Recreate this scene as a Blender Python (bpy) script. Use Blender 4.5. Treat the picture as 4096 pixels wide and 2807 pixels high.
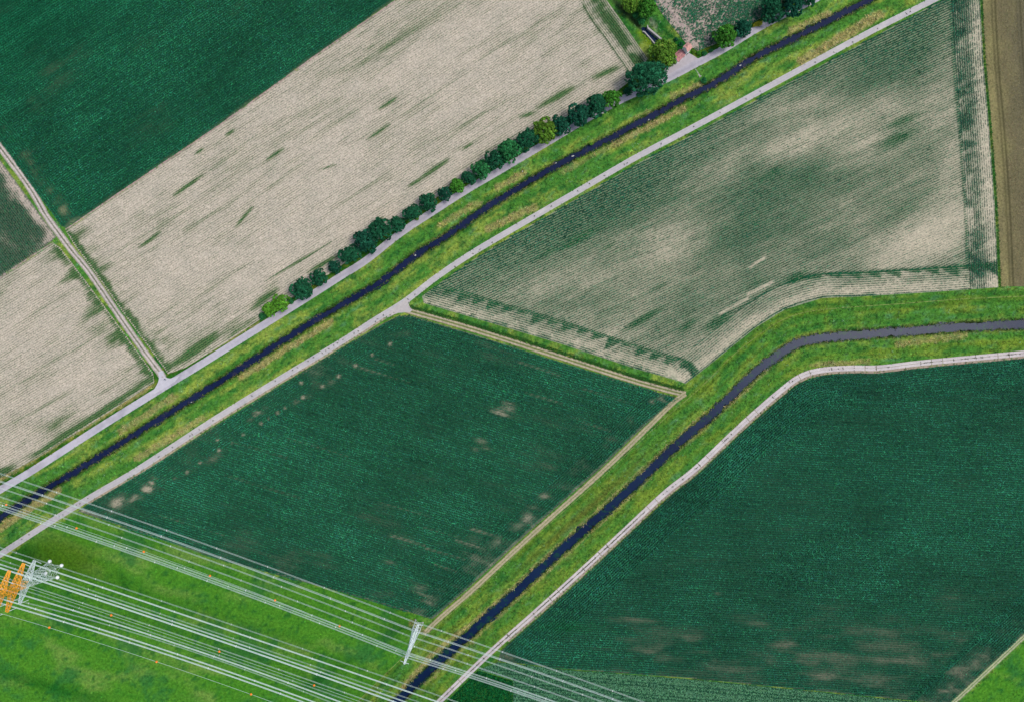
import bpy, bmesh, math, random
import numpy as np
from mathutils import Vector, Matrix

for o in list(bpy.data.objects):
    bpy.data.objects.remove(o)
SC = bpy.context.scene
COL = SC.collection
rng = np.random.default_rng(11)
random.seed(11)

# ------------------------------------------------------------------ camera, sky, sun, exposure
HCAM = 300.0                       # camera height over the fields, metres
S = 450.0 / 4096.0                 # metres of ground per photograph pixel
cam = bpy.data.cameras.new('camera')
cam.sensor_width = 36.0
cam.lens = 24.0
cam.clip_start = 1.0
cam.clip_end = 20000.0
cam_o = bpy.data.objects.new('camera', cam)
COL.objects.link(cam_o)
cam_o.location = (0, 0, HCAM)
SC.camera = cam_o

SUN_EL, SUN_AZ = 62.0, 82.0        # azimuth clockwise from north (+Y): light from the east
world = bpy.data.worlds.new('World')
SC.world = world
world.use_nodes = True
wn = world.node_tree.nodes
wl = world.node_tree.links
wn.clear()
sky = wn.new('ShaderNodeTexSky')
sky.sky_type = 'NISHITA'
sky.sun_disc = False
sky.sun_elevation = math.radians(SUN_EL)
sky.sun_rotation = math.radians(SUN_AZ)
sky.air_density = 1.0
sky.dust_density = 3.0
bg = wn.new('ShaderNodeBackground')
bg.inputs['Strength'].default_value = 0.11
wo = wn.new('ShaderNodeOutputWorld')
wl.new(sky.outputs['Color'], bg.inputs['Color'])
wl.new(bg.outputs['Background'], wo.inputs['Surface'])

sun = bpy.data.lights.new('sun', 'SUN')
sun.energy = 1.5
sun.angle = math.radians(20)
sun.color = (1.0, 0.975, 0.94)
sun_o = bpy.data.objects.new('sun', sun)
COL.objects.link(sun_o)
el, az = math.radians(SUN_EL), math.radians(SUN_AZ)
sdir = Vector((math.sin(az) * math.cos(el), math.cos(az) * math.cos(el), math.sin(el)))
sun_o.rotation_euler = sdir.to_track_quat('Z', 'Y').to_euler()
sun_o.location = sdir * 500

SC.view_settings.view_transform = 'Standard'
SC.view_settings.look = 'None'
SC.view_settings.gamma = 1.0
SC.view_settings.use_curve_mapping = False
SC.view_settings.exposure = 0.70

# ------------------------------------------------------------------ helpers
def W(px, py, z=0.0):
    """a pixel of the 4096 x 2807 photograph -> a point at height z"""
    k = S * (1 - z / HCAM)
    return Vector(((px - 2048) * k, -(py - 1403.5) * k, z))

def flat(P, z):
    P = np.asarray(P, float)
    out = np.empty((len(P), 3))
    out[:, 0] = (P[:, 0] - 2048) * S
    out[:, 1] = -(P[:, 1] - 1403.5) * S
    out[:, 2] = z
    return out

def s2l(c):
    c = np.asarray(c, float) / 255.0
    return np.where(c <= 0.04045, c / 12.92, ((c + 0.055) / 1.055) ** 2.4)

KEXP = 1.75
def A(r, g, b, k=1.0):
    """base colour of a surface that shows as sRGB r,g,b in the evenly lit photograph"""
    return np.clip(s2l((r, g, b)) / KEXP * k, 0.0, 0.9)

def _h(ix, iy, seed):
    n = (ix.astype(np.int64) * 374761393 + iy.astype(np.int64) * 668265263 + seed * 974634777) & 0xffffffff
    n = ((n ^ (n >> 13)) * 1274126177) & 0xffffffff
    n = n ^ (n >> 16)
    return (n & 0xffff) / 65535.0

def vnoise(x, y, seed=0):
    x = np.asarray(x, float); y = np.asarray(y, float)
    ix = np.floor(x); iy = np.floor(y)
    fx = x - ix; fy = y - iy
    fx = fx * fx * (3 - 2 * fx); fy = fy * fy * (3 - 2 * fy)
    a = _h(ix, iy, seed); b = _h(ix + 1, iy, seed); c = _h(ix, iy + 1, seed); d = _h(ix + 1, iy + 1, seed)
    return a + (b - a) * fx + (c - a) * fy + (a - b - c + d) * fx * fy

def fbm(x, y, scale, octv=3, seed=0, ang=0.0, stretch=1.0):
    """about -1..1"""
    ca, sa = math.cos(math.radians(ang)), math.sin(math.radians(ang))
    u = (x * ca + y * sa) / (scale * stretch); v = (-x * sa + y * ca) / scale
    t = np.zeros_like(u, dtype=float); amp = 1.0; tot = 0
    for o in range(octv):
        t += amp * (vnoise(u, v, seed + o * 17) - 0.5); tot += amp * 0.5
        u = u * 2.03 + 3.7; v = v * 2.03 + 1.9; amp *= 0.55
    return t / tot * 1.5

def sstep(a, b, x):
    t = np.clip((x - a) / (b - a), 0, 1)
    return t * t * (3 - 2 * t)

def inside(u, v, poly):
    poly = np.asarray(poly, float)
    r = np.zeros(u.shape, bool)
    n = len(poly); j = n - 1
    for i in range(n):
        xi, yi = poly[i]; xj, yj = poly[j]
        if yi != yj:
            c = ((yi > v) != (yj > v)) & (u < (xj - xi) * (v - yi) / (yj - yi) + xi)
            r ^= c
        j = i
    return r

def pdist(u, v, line):
    """distance to a polyline, distance along it, signed side (+ = right of the travel direction on the picture)"""
    line = np.asarray(line, float)
    best = np.full(u.shape, 1e9); al = np.zeros(u.shape); sd = np.zeros(u.shape)
    acc = 0.0
    for i in range(len(line) - 1):
        a = line[i]; d = line[i + 1] - a
        L = math.hypot(*d)
        if L < 1e-6: continue
        t = np.clip(((u - a[0]) * d[0] + (v - a[1]) * d[1]) / (L * L), 0, 1)
        ex = u - a[0] - t * d[0]; ey = v - a[1] - t * d[1]
        q = np.hypot(ex, ey)
        m = q < best
        best = np.where(m, q, best); al = np.where(m, acc + t * L, al)
        sd = np.where(m, np.sign(d[0] * ey - d[1] * ex), sd)
        acc += L
    return best, al, sd

def blob(u, v, cx, cy, rx, ry, ang=0.0):
    ca, sa = math.cos(math.radians(ang)), math.sin(math.radians(ang))
    a = ((u - cx) * ca + (v - cy) * sa) / rx; b = (-(u - cx) * sa + (v - cy) * ca) / ry
    return np.exp(-(a * a + b * b))

def streak(u, v, x0, y0, x1, y1, w):
    d, al, _ = pdist(u, v, [(x0, y0), (x1, y1)])
    L = math.hypot(x1 - x0, y1 - y0)
    return np.exp(-(d / w) ** 2) * (0.45 + 0.55 * np.sin(np.pi * np.clip(al / L, 0.02, 0.98)))

def smooth(line, step=18.0):
    """Catmull-Rom through the points, resampled evenly (pixels)"""
    P = np.asarray(line, float)
    P = np.vstack([2 * P[0] - P[1], P, 2 * P[-1] - P[-2]])
    out = []
    for i in range(1, len(P) - 2):
        p0, p1, p2, p3 = P[i - 1:i + 3]
        n = max(3, int(np.hypot(*(p2 - p1)) / step * 2))
        t = np.linspace(0, 1, n, endpoint=False)[:, None]
        out.append(0.5 * (2 * p1 + (p2 - p0) * t + (2 * p0 - 5 * p1 + 4 * p2 - p3) * t ** 2 + (3 * p1 - p0 - 3 * p2 + p3) * t ** 3))
    out.append(P[-2:-1])
    Q = np.vstack(out)
    d = np.r_[0, np.cumsum(np.hypot(*np.diff(Q, axis=0).T))]
    s = np.arange(0, d[-1], step)
    return np.c_[np.interp(s, d, Q[:, 0]), np.interp(s, d, Q[:, 1])]

def normals(line):
    t = np.gradient(np.asarray(line, float), axis=0)
    t /= np.hypot(t[:, 0], t[:, 1])[:, None]
    return np.c_[-t[:, 1], t[:, 0]]

def offset(line, d):
    return np.asarray(line) + normals(line) * d

# ---- objects
def tag(o, label=None, cat=None, group=None, kind=None):
    if label: o['label'] = label
    if cat: o['category'] = cat
    if group: o['group'] = group
    if kind: o['kind'] = kind
    return o

def link(o, parent=None):
    COL.objects.link(o)
    if parent is not None: o.parent = parent
    return o

def empty(name, loc, label, cat, group=None, rz=0.0):
    o = bpy.data.objects.new(name, None)
    o.empty_display_size = 0.5
    link(o)
    o.location = loc; o.rotation_euler = (0, 0, rz)
    return tag(o, label, cat, group)

def mesh_np(name, V, F, m, col=None, smooth_faces=False):
    V = np.ascontiguousarray(V, np.float32); F = np.ascontiguousarray(F, np.int32)
    me = bpy.data.meshes.new(name)
    me.vertices.add(len(V)); me.vertices.foreach_set('co', V.ravel())
    n, k = F.shape
    me.loops.add(n * k); me.loops.foreach_set('vertex_index', F.ravel())
    me.polygons.add(n); me.polygons.foreach_set('loop_start', np.arange(0, n * k, k, dtype=np.int32))
    if smooth_faces: me.polygons.foreach_set('use_smooth', np.ones(n, bool))
    me.update(calc_edges=True)
    if col is not None:
        a = me.attributes.new('Col', 'FLOAT_COLOR', 'POINT')
        c = np.ones((len(V), 4), np.float32); c[:, :3] = col
        a.data.foreach_set('color', c.ravel())
    if m is not None: me.materials.append(m)
    return me

def obj(name, me, parent=None):
    return link(bpy.data.objects.new(name, me), parent)

class MB:
    """collects simple solids and links them as ONE mesh"""
    def __init__(s): s.v = []; s.f = []
    def add(s, vs, fs):
        o = len(s.v); s.v += [tuple(p) for p in vs]; s.f += [tuple(i + o for i in f) for f in fs]
    def bar(s, a, b, r, n=4, r2=None):
        a = Vector(a); b = Vector(b); d = (b - a)
        if d.length < 1e-5: return
        q = d.to_track_quat('Z', 'Y'); r2 = r if r2 is None else r2
        vs = []
        for p, rr in ((a, r), (b, r2)):
            for i in range(n):
                t = 2 * math.pi * (i + .5) / n
                vs.append(p + q @ Vector((rr * math.cos(t), rr * math.sin(t), 0)))
        fs = [(i, (i + 1) % n, n + (i + 1) % n, n + i) for i in range(n)]
        fs += [tuple(range(n))[::-1], tuple(range(n, 2 * n))]
        s.add(vs, fs)
    def tube(s, P, r, n=5):
        P = [Vector(p) for p in P]; vs = []; m = len(P)
        for k, p in enumerate(P):
            d = P[min(k + 1, m - 1)] - P[max(k - 1, 0)]
            q = d.to_track_quat('Z', 'Y')
            for i in range(n):
                t = 2 * math.pi * i / n
                vs.append(p + q @ Vector((r * math.cos(t), r * math.sin(t), 0)))
        fs = []
        for k in range(m - 1):
            for i in range(n):
                fs.append((k * n + i, k * n + (i + 1) % n, (k + 1) * n + (i + 1) % n, (k + 1) * n + i))
        fs += [tuple(range(n))[::-1], tuple(range((m - 1) * n, m * n))]
        s.add(vs, fs)
    def prism(s, poly, z0, z1):
        n = len(poly)
        vs = [(p[0], p[1], z0) for p in poly] + [(p[0], p[1], z1) for p in poly]
        a = sum(poly[i][0] * poly[(i + 1) % n][1] - poly[(i + 1) % n][0] * poly[i][1] for i in range(n))
        fs = [(i, (i + 1) % n, n + (i + 1) % n, n + i) for i in range(n)] + [tuple(range(n, 2 * n)), tuple(range(n))[::-1]]
        if a < 0: fs = [f[::-1] for f in fs]
        s.add(vs, fs)
    def box(s, c, sz, rz=0.0):
        ca, sa = math.cos(rz), math.sin(rz)
        pts = []
        for dx, dy in ((-1, -1), (1, -1), (1, 1), (-1, 1)):
            x, y = dx * sz[0] / 2, dy * sz[1] / 2
            pts.append((c[0] + x * ca - y * sa, c[1] + x * sa + y * ca))
        s.prism(pts, c[2] - sz[2] / 2, c[2] + sz[2] / 2)
    def ball(s, c, r, nu=10, nv=6, sq=(1, 1, 1), jit=0.0):
        vs = [(c[0], c[1], c[2] + r * sq[2])]
        for j in range(1, nv):
            p = math.pi * j / nv
            for i in range(nu):
                t = 2 * math.pi * i / nu
                q = 1 + random.uniform(-jit, jit)
                vs.append((c[0] + r * q * sq[0] * math.sin(p) * math.cos(t), c[1] + r * q * sq[1] * math.sin(p) * math.sin(t), c[2] + r * q * sq[2] * math.cos(p)))
        vs.append((c[0], c[1], c[2] - r * sq[2]))
        fs = [(0, 1 + i, 1 + (i + 1) % nu) for i in range(nu)]
        for j in range(nv - 2):
            for i in range(nu):
                a = 1 + j * nu + i; b = 1 + j * nu + (i + 1) % nu
                fs.append((a, a + nu, b + nu, b))
        l = len(vs) - 1; o = 1 + (nv - 2) * nu
        fs += [(l, o + (i + 1) % nu, o + i) for i in range(nu)]
        s.add(vs, fs)
    def build(s, name, m, parent=None, sm=False):
        me = bpy.data.meshes.new(name)
        me.from_pydata(s.v, [], s.f); me.update()
        if sm: me.polygons.foreach_set('use_smooth', np.ones(len(me.polygons), bool))
        me.materials.append(m)
        return obj(name, me, parent)

# ------------------------------------------------------------------ materials
def new_mat(name):
    m = bpy.data.materials.new(name); m.use_nodes = True
    nt = m.node_tree
    p = nt.nodes['Principled BSDF']
    return m, nt, p

def noise_node(nt, scale, detail=3.0, rough=0.6, vec=None):
    n = nt.nodes.new('ShaderNodeTexNoise'); n.inputs['Scale'].default_value = scale
    n.inputs['Detail'].default_value = detail; n.inputs['Roughness'].default_value = rough
    if vec is not None: nt.links.new(vec, n.inputs['Vector'])
    return n

def speckle(nt, vec, base_socket, base_col, layers):
    """multiply a colour by several noise layers: (scale, low tint, high tint, from, to)"""
    cur = base_socket
    for (scale, lo, hi, f0, f1) in layers:
        n = noise_node(nt, scale, 4.0, 0.65, vec)
        r = nt.nodes.new('ShaderNodeValToRGB')
        r.color_ramp.elements[0].position = f0; r.color_ramp.elements[1].position = f1
        r.color_ramp.elements[0].color = (*lo, 1); r.color_ramp.elements[1].color = (*hi, 1)
        nt.links.new(n.outputs['Fac'], r.inputs['Fac'])
        mx = nt.nodes.new('ShaderNodeMix'); mx.data_type = 'RGBA'; mx.blend_type = 'MULTIPLY'
        mx.inputs[0].default_value = 1.0
        if cur is None: mx.inputs[6].default_value = (*base_col, 1)
        else: nt.links.new(cur, mx.inputs[6])
        nt.links.new(r.outputs['Color'], mx.inputs[7])
        cur = mx.outputs[2]
    return cur

def surf(name, color=None, layers=(), rough=0.9, attr=False, spec=0.2, bump=0.0, bscale=2.0, metal=0.0):
    m, nt, p = new_mat(name)
    geo = nt.nodes.new('ShaderNodeNewGeometry')
    cur = None
    if attr:
        a = nt.nodes.new('ShaderNodeAttribute'); a.attribute_name = 'Col'
        cur = a.outputs['Color']
    base = tuple(color) if color is not None else (0.2, 0.2, 0.2)
    out = speckle(nt, geo.outputs['Position'], cur, base, layers)
    if out is None: p.inputs['Base Color'].default_value = (*base, 1)
    else: nt.links.new(out, p.inputs['Base Color'])
    p.inputs['Roughness'].default_value = rough
    p.inputs['Specular IOR Level'].default_value = spec
    p.inputs['Metallic'].default_value = metal
    if bump:
        n = noise_node(nt, bscale, 4.0, 0.7, geo.outputs['Position'])
        b = nt.nodes.new('ShaderNodeBump'); b.inputs['Strength'].default_value = bump; b.inputs['Distance'].default_value = 0.1
        nt.links.new(n.outputs['Fac'], b.inputs['Height']); nt.links.new(b.outputs['Normal'], p.inputs['Normal'])
    return m

def leaf_mat(name, k=1.0, trans=0.25, tint=None):
    """leaf: vertex colour, a little light through the blade"""
    m, nt, p = new_mat(name)
    a = nt.nodes.new('ShaderNodeAttribute'); a.attribute_name = 'Col'
    src = a.outputs['Color']
    if tint is not None:
        mx = nt.nodes.new('ShaderNodeMix'); mx.data_type = 'RGBA'; mx.blend_type = 'MULTIPLY'; mx.inputs[0].default_value = 1.0
        nt.links.new(src, mx.inputs[6]); mx.inputs[7].default_value = (*tint, 1); src = mx.outputs[2]
    nt.links.new(src, p.inputs['Base Color'])
    p.inputs['Roughness'].default_value = 0.6; p.inputs['Specular IOR Level'].default_value = 0.04
    if trans > 0:
        t = nt.nodes.new('ShaderNodeBsdfTranslucent'); nt.links.new(src, t.inputs['Color'])
        ms = nt.nodes.new('ShaderNodeMixShader'); ms.inputs[0].default_value = trans
        nt.links.new(p.outputs[0], ms.inputs[1]); nt.links.new(t.outputs[0], ms.inputs[2])
        nt.links.new(ms.outputs[0], nt.nodes['Material Output'].inputs['Surface'])
    return m

M = {}
M['grass'] = surf('grass_ground', attr=True, rough=1.0, spec=0.0, layers=[
    (0.9, (0.62, 0.66, 0.62), (1.36, 1.3, 1.3), 0.32, 0.68), (0.22, (0.82, 0.9, 0.95), (1.2, 1.1, 1.0), 0.3, 0.7), (3.0, (0.7, 0.7, 0.7), (1.3, 1.3, 1.3), 0.3, 0.7)])
M['soil'] = surf('field_soil', attr=True, rough=1.0, spec=0.0, layers=[
    (1.1, (0.74, 0.75, 0.76), (1.22, 1.21, 1.2), 0.33, 0.67), (0.12, (0.9, 0.92, 0.92), (1.1, 1.08, 1.08), 0.3, 0.7), (3.5, (0.78, 0.78, 0.78), (1.2, 1.2, 1.2), 0.3, 0.7)])
M['road'] = surf('road_surface', attr=True, rough=0.92, spec=0.1, layers=[
    (0.7, (0.9, 0.9, 0.9), (1.08, 1.08, 1.08), 0.3, 0.7), (0.09, (0.93, 0.93, 0.95), (1.06, 1.06, 1.05), 0.3, 0.7)], bump=0.15, bscale=3.0)
M['crop'] = leaf_mat('crop_leaf', trans=0.18)
M['tuft'] = leaf_mat('grass_blade', trans=0.25)
M['slab'] = surf('concrete_slab', A(228, 219, 215), rough=0.9, layers=[(0.25, (0.86, 0.86, 0.86), (1.1, 1.09, 1.08), 0.3, 0.7), (2.0, (0.88, 0.88, 0.88), (1.08, 1.08, 1.08), 0.3, 0.7)], bump=0.1)
M['concrete'] = surf('old_concrete', A(200, 195, 190), rough=0.9, layers=[(0.8, (0.8, 0.8, 0.8), (1.1, 1.1, 1.1), 0.3, 0.7)])
M['white'] = surf('white_plaster', (0.78, 0.77, 0.75), rough=0.8, layers=[(0.6, (0.9, 0.9, 0.9), (1.04, 1.04, 1.04), 0.3, 0.7)])
M['footing'] = surf('painted_concrete', (0.8, 0.8, 0.8), rough=0.7, layers=[(1.0, (0.94, 0.94, 0.94), (1.02, 1.02, 1.02), 0.3, 0.7)])
M['steel'] = surf('galvanised_steel', (0.62, 0.70, 0.69), rough=0.5, spec=0.5, layers=[(0.8, (0.9, 0.9, 0.9), (1.05, 1.05, 1.05), 0.3, 0.7)])
M['orange'] = surf('orange_paint', (0.86, 0.36, 0.02), rough=0.5, spec=0.4, layers=[(0.8, (0.9, 0.88, 0.85), (1.05, 1.05, 1.05), 0.3, 0.7)])
M['wire'] = surf('aluminium_cable', (0.46, 0.56, 0.52), rough=0.6, spec=0.3, layers=[(0.3, (0.92, 0.92, 0.92), (1.05, 1.05, 1.05), 0.3, 0.7)])
M['glass'] = surf('insulator_glaze', (0.6, 0.66, 0.68), rough=0.25, spec=0.5, layers=[(2.0, (0.9, 0.9, 0.9), (1.05, 1.05, 1.05), 0.3, 0.7)])
M['ball'] = surf('marker_ball_paint', (0.85, 0.2, 0.02), rough=0.45, spec=0.4, layers=[(1.5, (0.9, 0.9, 0.9), (1.05, 1.05, 1.05), 0.3, 0.7)])
M['bark'] = surf('bark', (0.07, 0.05, 0.035), rough=0.95, layers=[(3.0, (0.6, 0.6, 0.6), (1.3, 1.3, 1.3), 0.3, 0.7)], bump=0.5, bscale=6)
M['stone'] = surf('pale_stone', A(205, 205, 200), rough=0.9, layers=[(1.5, (0.75, 0.75, 0.75), (1.1, 1.1, 1.1), 0.3, 0.7)], bump=0.4)

# stream water: dark and still, weed beds under the surface
def water_mat(name, base, weed, amount):
    m, nt, p = new_mat(name)
    geo = nt.nodes.new('ShaderNodeNewGeometry')
    n = noise_node(nt, 0.45, 5.0, 0.6, geo.outputs['Position'])
    r = nt.nodes.new('ShaderNodeValToRGB')
    r.color_ramp.elements[0].position = amount; r.color_ramp.elements[1].position = amount + 0.09
    r.color_ramp.elements[0].color = (*base, 1); r.color_ramp.elements[1].color = (*weed, 1)
    nt.links.new(n.outputs['Fac'], r.inputs['Fac'])
    n2 = noise_node(nt, 0.06, 2.0, 0.5, geo.outputs['Position'])
    mx = nt.nodes.new('ShaderNodeMix'); mx.data_type = 'RGBA'; mx.blend_type = 'MULTIPLY'; mx.inputs[0].default_value = 1.0
    r2 = nt.nodes.new('ShaderNodeValToRGB')
    r2.color_ramp.elements[0].position = 0.35; r2.color_ramp.elements[1].position = 0.65
    r2.color_ramp.elements[0].color = (0.75, 0.8, 0.9, 1); r2.color_ramp.elements[1].color = (1.25, 1.2, 1.15, 1)
    nt.links.new(n2.outputs['Fac'], r2.inputs['Fac'])
    nt.links.new(r.outputs['Color'], mx.inputs[6]); nt.links.new(r2.outputs['Color'], mx.inputs[7])
    nt.links.new(mx.outputs[2], p.inputs['Base Color'])
    p.inputs['Roughness'].default_value = 0.25
    p.inputs['IOR'].default_value = 1.33
    p.inputs['Specular IOR Level'].default_value = 0.12
    w = noise_node(nt, 2.2, 3.0, 0.6, geo.outputs['Position'])
    b = nt.nodes.new('ShaderNodeBump'); b.inputs['Strength'].default_value = 0.12; b.inputs['Distance'].default_value = 0.05
    nt.links.new(w.outputs['Fac'], b.inputs['Height']); nt.links.new(b.outputs['Normal'], p.inputs['Normal'])
    return m

# ------------------------------------------------------------------ the plan, in photograph pixels
R1 = smooth([(-420, 2210), (-200, 2078), (0, 1958), (131, 1880), (400, 1707), (647, 1553), (800, 1459), (1085, 1281), (1245, 1181), (1359, 1108), (1464, 1042), (1600, 935), (1737, 844), (1873, 757), (2010, 677), (2215, 555), (2352, 473), (2489, 398), (2664, 318), (2780, 258), (2897, 196), (3051, 103), (3280, -13), (3600, -180)])
R2 = smooth([(-420, 2490), (-200, 2352), (0, 2217), (88, 2159), (201, 2086), (310, 2019), (400, 1965), (558, 1872), (852, 1680), (1105, 1524), (1366, 1366), (1495, 1283), (1619, 1206), (1742, 1112), (1871, 1024), (2018, 936), (2283, 782), (2536, 635), (2731, 532), (2977, 400), (3259, 247), (3512, 112), (3735, 0), (4100, -185)])
R3 = smooth([(1430, 3130), (1600, 2958), (1754, 2807), (1877, 2688), (1989, 2582), (2142, 2447), (2318, 2288), (2483, 2135), (2659, 1971), (2783, 1872), (2965, 1700), (3112, 1571), (3200, 1506), (3288, 1480), (3406, 1472), (3518, 1471), (3670, 1453), (3847, 1436), (4096, 1413), (4400, 1384)])
T1 = smooth([(-200, 330), (-60, 513), (12, 605), (123, 758), (183, 861), (241, 941), (289, 1005), (361, 1094), (494, 1289), (580, 1410), (635, 1483), (655, 1512)])
T3 = smooth([(1622, 1240), (1700, 1262), (1895, 1318), (2248, 1430), (2542, 1524), (2718, 1571), (2745, 1576)])
T4 = smooth([(2742, 1573), (2690, 1612), (2600, 1700), (2424, 1871), (2130, 2135), (1895, 2353), (1754, 2476), (1683, 2547)])
T5 = smooth([(3700, 2905), (3815, 2807), (3950, 2682), (4096, 2545), (4330, 2330)])
PW = 1.0 + 1.1 / HCAM
def low(P): return [(2048 + (x - 2048) * PW, 1403.5 + (y - 1403.5) * PW) for x, y in P]
S1 = smooth(low([(-420, 2300), (-200, 2178), (0, 2069), (93, 2010), (186, 1954), (310, 1880), (588, 1706), (882, 1524), (1175, 1336), (1366, 1220), (1507, 1139), (1660, 1024), (1800, 936), (1942, 835), (2071, 755), (2248, 652), (2483, 532), (2730, 398), (2877, 323), (3012, 235), (3171, 156), (3318, 82), (3476, 0), (3800, -165)]))
S2 = smooth(low([(1290, 3100), (1440, 2950), (1583, 2807), (1719, 2676), (1836, 2570), (1954, 2465), (2071, 2359), (2189, 2247), (2336, 2118), (2483, 1988), (2606, 1871), (2730, 1756), (2818, 1682), (2906, 1600), (2994, 1512), (3083, 1441), (3171, 1383), (3259, 1356), (3406, 1341), (3612, 1327), (3847, 1309), (4096, 1297), (4400, 1280)]))

F1 = [(-260, -260), (-260, 250), (-150, 395), (0, 567), (120, 733), (247, 905), (266, 914), (588, 694), (882, 495), (1175, 284), (1366, 148), (1583, -5), (1900, -260)]
F2 = [(264, 925), (588, 703), (882, 503), (1175, 292), (1366, 156), (1590, 2), (1920, -260), (2290, -260), (2425, 0), (2500, 105), (2590, 235), (2560, 292), (2470, 365), (2350, 432), (2200, 530), (2000, 648), (1850, 738), (1700, 830), (1500, 968), (1300, 1108), (1090, 1245), (900, 1372), (740, 1470), (672, 1495), (655, 1470), (500, 1262), (372, 1080), (300, 985)]
F3 = [(-260, 1292), (0, 1115), (216, 975), (240, 990), (340, 1120), (480, 1310), (612, 1490), (618, 1530), (411, 1663), (150, 1830), (0, 1910), (-260, 2060)]
F3B = [(-260, 1284), (0, 1106), (205, 968), (225, 948), (110, 790), (0, 640), (-150, 455), (-260, 320)]
F5 = [(1688, 1186), (1760, 1132), (1890, 1042), (2035, 952), (2300, 800), (2550, 655), (2745, 553), (2990, 420), (3275, 268), (3530, 130), (3770, 0), (3905, -68), (3920, 0), (3935, 264), (3958, 529), (3979, 823), (3994, 1150), (3729, 1169), (3435, 1187), (3288, 1193), (3141, 1238), (3024, 1310), (2906, 1404), (2789, 1498), (2742, 1534), (2712, 1522), (2542, 1474), (2248, 1377), (1895, 1272), (1695, 1213)]
F7 = [(3930, -260), (3930, 0), (3945, 264), (3968, 529), (3989, 823), (4004, 1150), (4400, 1120), (4400, -260)]
F4 = [(1592, 1264), (1640, 1262), (1890, 1336), (2240, 1447), (2540, 1541), (2715, 1592), (2590, 1690), (2415, 1860), (2120, 2122), (1885, 2340), (1745, 2462), (1730, 2474), (1366, 2366), (882, 2236), (529, 2118), (312, 2043), (335, 2025), (580, 1880), (870, 1697), (1120, 1541), (1380, 1383), (1520, 1300)]
F6 = [(2005, 2600), (2160, 2462), (2336, 2304), (2500, 2150), (2676, 1986), (2800, 1888), (2980, 1716), (3126, 1588), (3208, 1526), (3290, 1500), (3406, 1491), (3518, 1490), (3670, 1472), (3847, 1455), (4096, 1432), (4400, 1404), (4400, 2250), (4096, 2532), (3950, 2668), (3800, 2807), (3770, 2812), (3435, 2778), (3082, 2742), (2732, 2708), (2306, 2677), (1990, 2642)]
F8 = [(1988, 2646), (2306, 2681), (2732, 2712), (3082, 2746), (3435, 2782), (3760, 2815), (3700, 2880), (3500, 3050), (2050, 3050), (2053, 2718), (1915, 2676)]
F9 = [(1912, 2680), (2051, 2722), (2048, 3050), (1545, 3050), (1780, 2812)]
F10 = [(3830, 2812), (3965, 2692), (4110, 2556), (4400, 2290), (4400, 3050), (3600, 3050)]
F11 = [(2560, -200), (2600, -30), (2640, 45), (2700, 120), (2745, 175), (2790, 205), (2860, 178), (2950, 128), (3050, 70), (3200, -10), (3500, -170), (3540, -260), (2560, -260)]
MEADOW = [(-260, 2420), (0, 2240), (115, 2165), (310, 2048), (529, 2120), (882, 2238), (1366, 2368), (1730, 2476), (1690, 2560), (1400, 2850), (1200, 3050), (-260, 3050)]
CANAL = [(2590, 112), (2645, 160), (2618, 178), (2574, 128)]

TALL = [  # stands of tall straw-coloured grass: (from, to, half width, strength)
    ((0, 2110), (230, 1961), 15, 1.0), ((964, 1506), (1322, 1289), 12, 1.0), ((552, 1830), (810, 1672), 13, .7), ((482, 1724), (694, 1588), 13, .7),
    ((1989, 752), (2095, 694), 12, .8), ((1766, 899), (1913, 811), 12, .6), ((1954, 917), (2136, 829), 14, .85), ((2447, 582), (2732, 435), 12, .9), ((2250, 690), (2447, 582), 9, .45),
    ((3206, 247), (3518, 59), 18, 1.0), ((3165, 123), (3318, 53), 12, .9), ((2690, 385), (2800, 335), 9, .8), ((2535, 470), (2600, 440), 6, .5),
    ((1610, 2755), (1720, 2625), 10, .9), ((1720, 2625), (1947, 2445), 10, .9), ((1947, 2445), (2320, 2105), 7, .6), ((2320, 2105), (2820, 1650), 6, .45),
    ((3594, 1377), (3864, 1342), 12, .6), ((3247, 1459), (3470, 1447), 9, .6), ((2760, 1765), (3080, 1470), 8, .4), ((1700, 2735), (2600, 1915), 5, .5),
    ((60, 1880), (605, 1543), 8, .8), ((694, 1483), (1034, 1293), 6, .55), ((-60, 1960), (60, 1880), 8, .8), ((2395, 20), (2590, 236), 9, .45), ((1648, 2494), (1690, 2520), 16, .6)]

def tall_amount(u, v):
    t = np.zeros(u.shape)
    for (a, b, w, k) in TALL:
        d, al, _ = pdist(u, v, [a, b])
        t = np.maximum(t, k * (1 - sstep(w * .75, w * 1.25, d + 5 * fbm(u, v, 22, 3, 5))))
    return t

def stream_dists(u, v):
    d1, a1, s1 = pdist(u, v, S1[::2]); d2, a2, s2 = pdist(u, v, S2[::2])
    return d1 * S, a1, s1, d2 * S, a2, s2

def ground_z(u, v, sd=None):
    d1, a1, s1, d2, a2, s2 = sd if sd is not None else stream_dists(u, v)
    jit = 1.15 * fbm(u, v, 15, 3, 21)
    def prof(d, hw, top):
        d = d + jit
        return np.where(d < hw, -1.1 - 0.8 * np.clip(1 - d / hw, 0, 1), -1.1 + 1.1 * sstep(hw - 1.6, top, d) - 0.0)
    def bank(d, hw, top):
        t = np.clip((d - hw) / (top - hw), 0, 1)
        return np.where(d < hw, -1.1 - 0.8 * np.clip((hw - d) / hw, 0, 1), -1.1 + 1.1 * (1 - (1 - t) ** 2.2))
    z = np.minimum(bank(d1 + jit, 1.38, 7.5), bank(d2 + jit, 2.0, 9.5))
    dd, _, _ = pdist(u, v, [(2380, -130), (2450, -10), (2520, 62), (2582, 118)])
    z = np.minimum(z, -1.2 * (1 - sstep(0.6, 3.0, dd * S)))
    cc = inside(u, v, CANAL)
    z = np.where(cc, -1.7, z)
    return z

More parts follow.
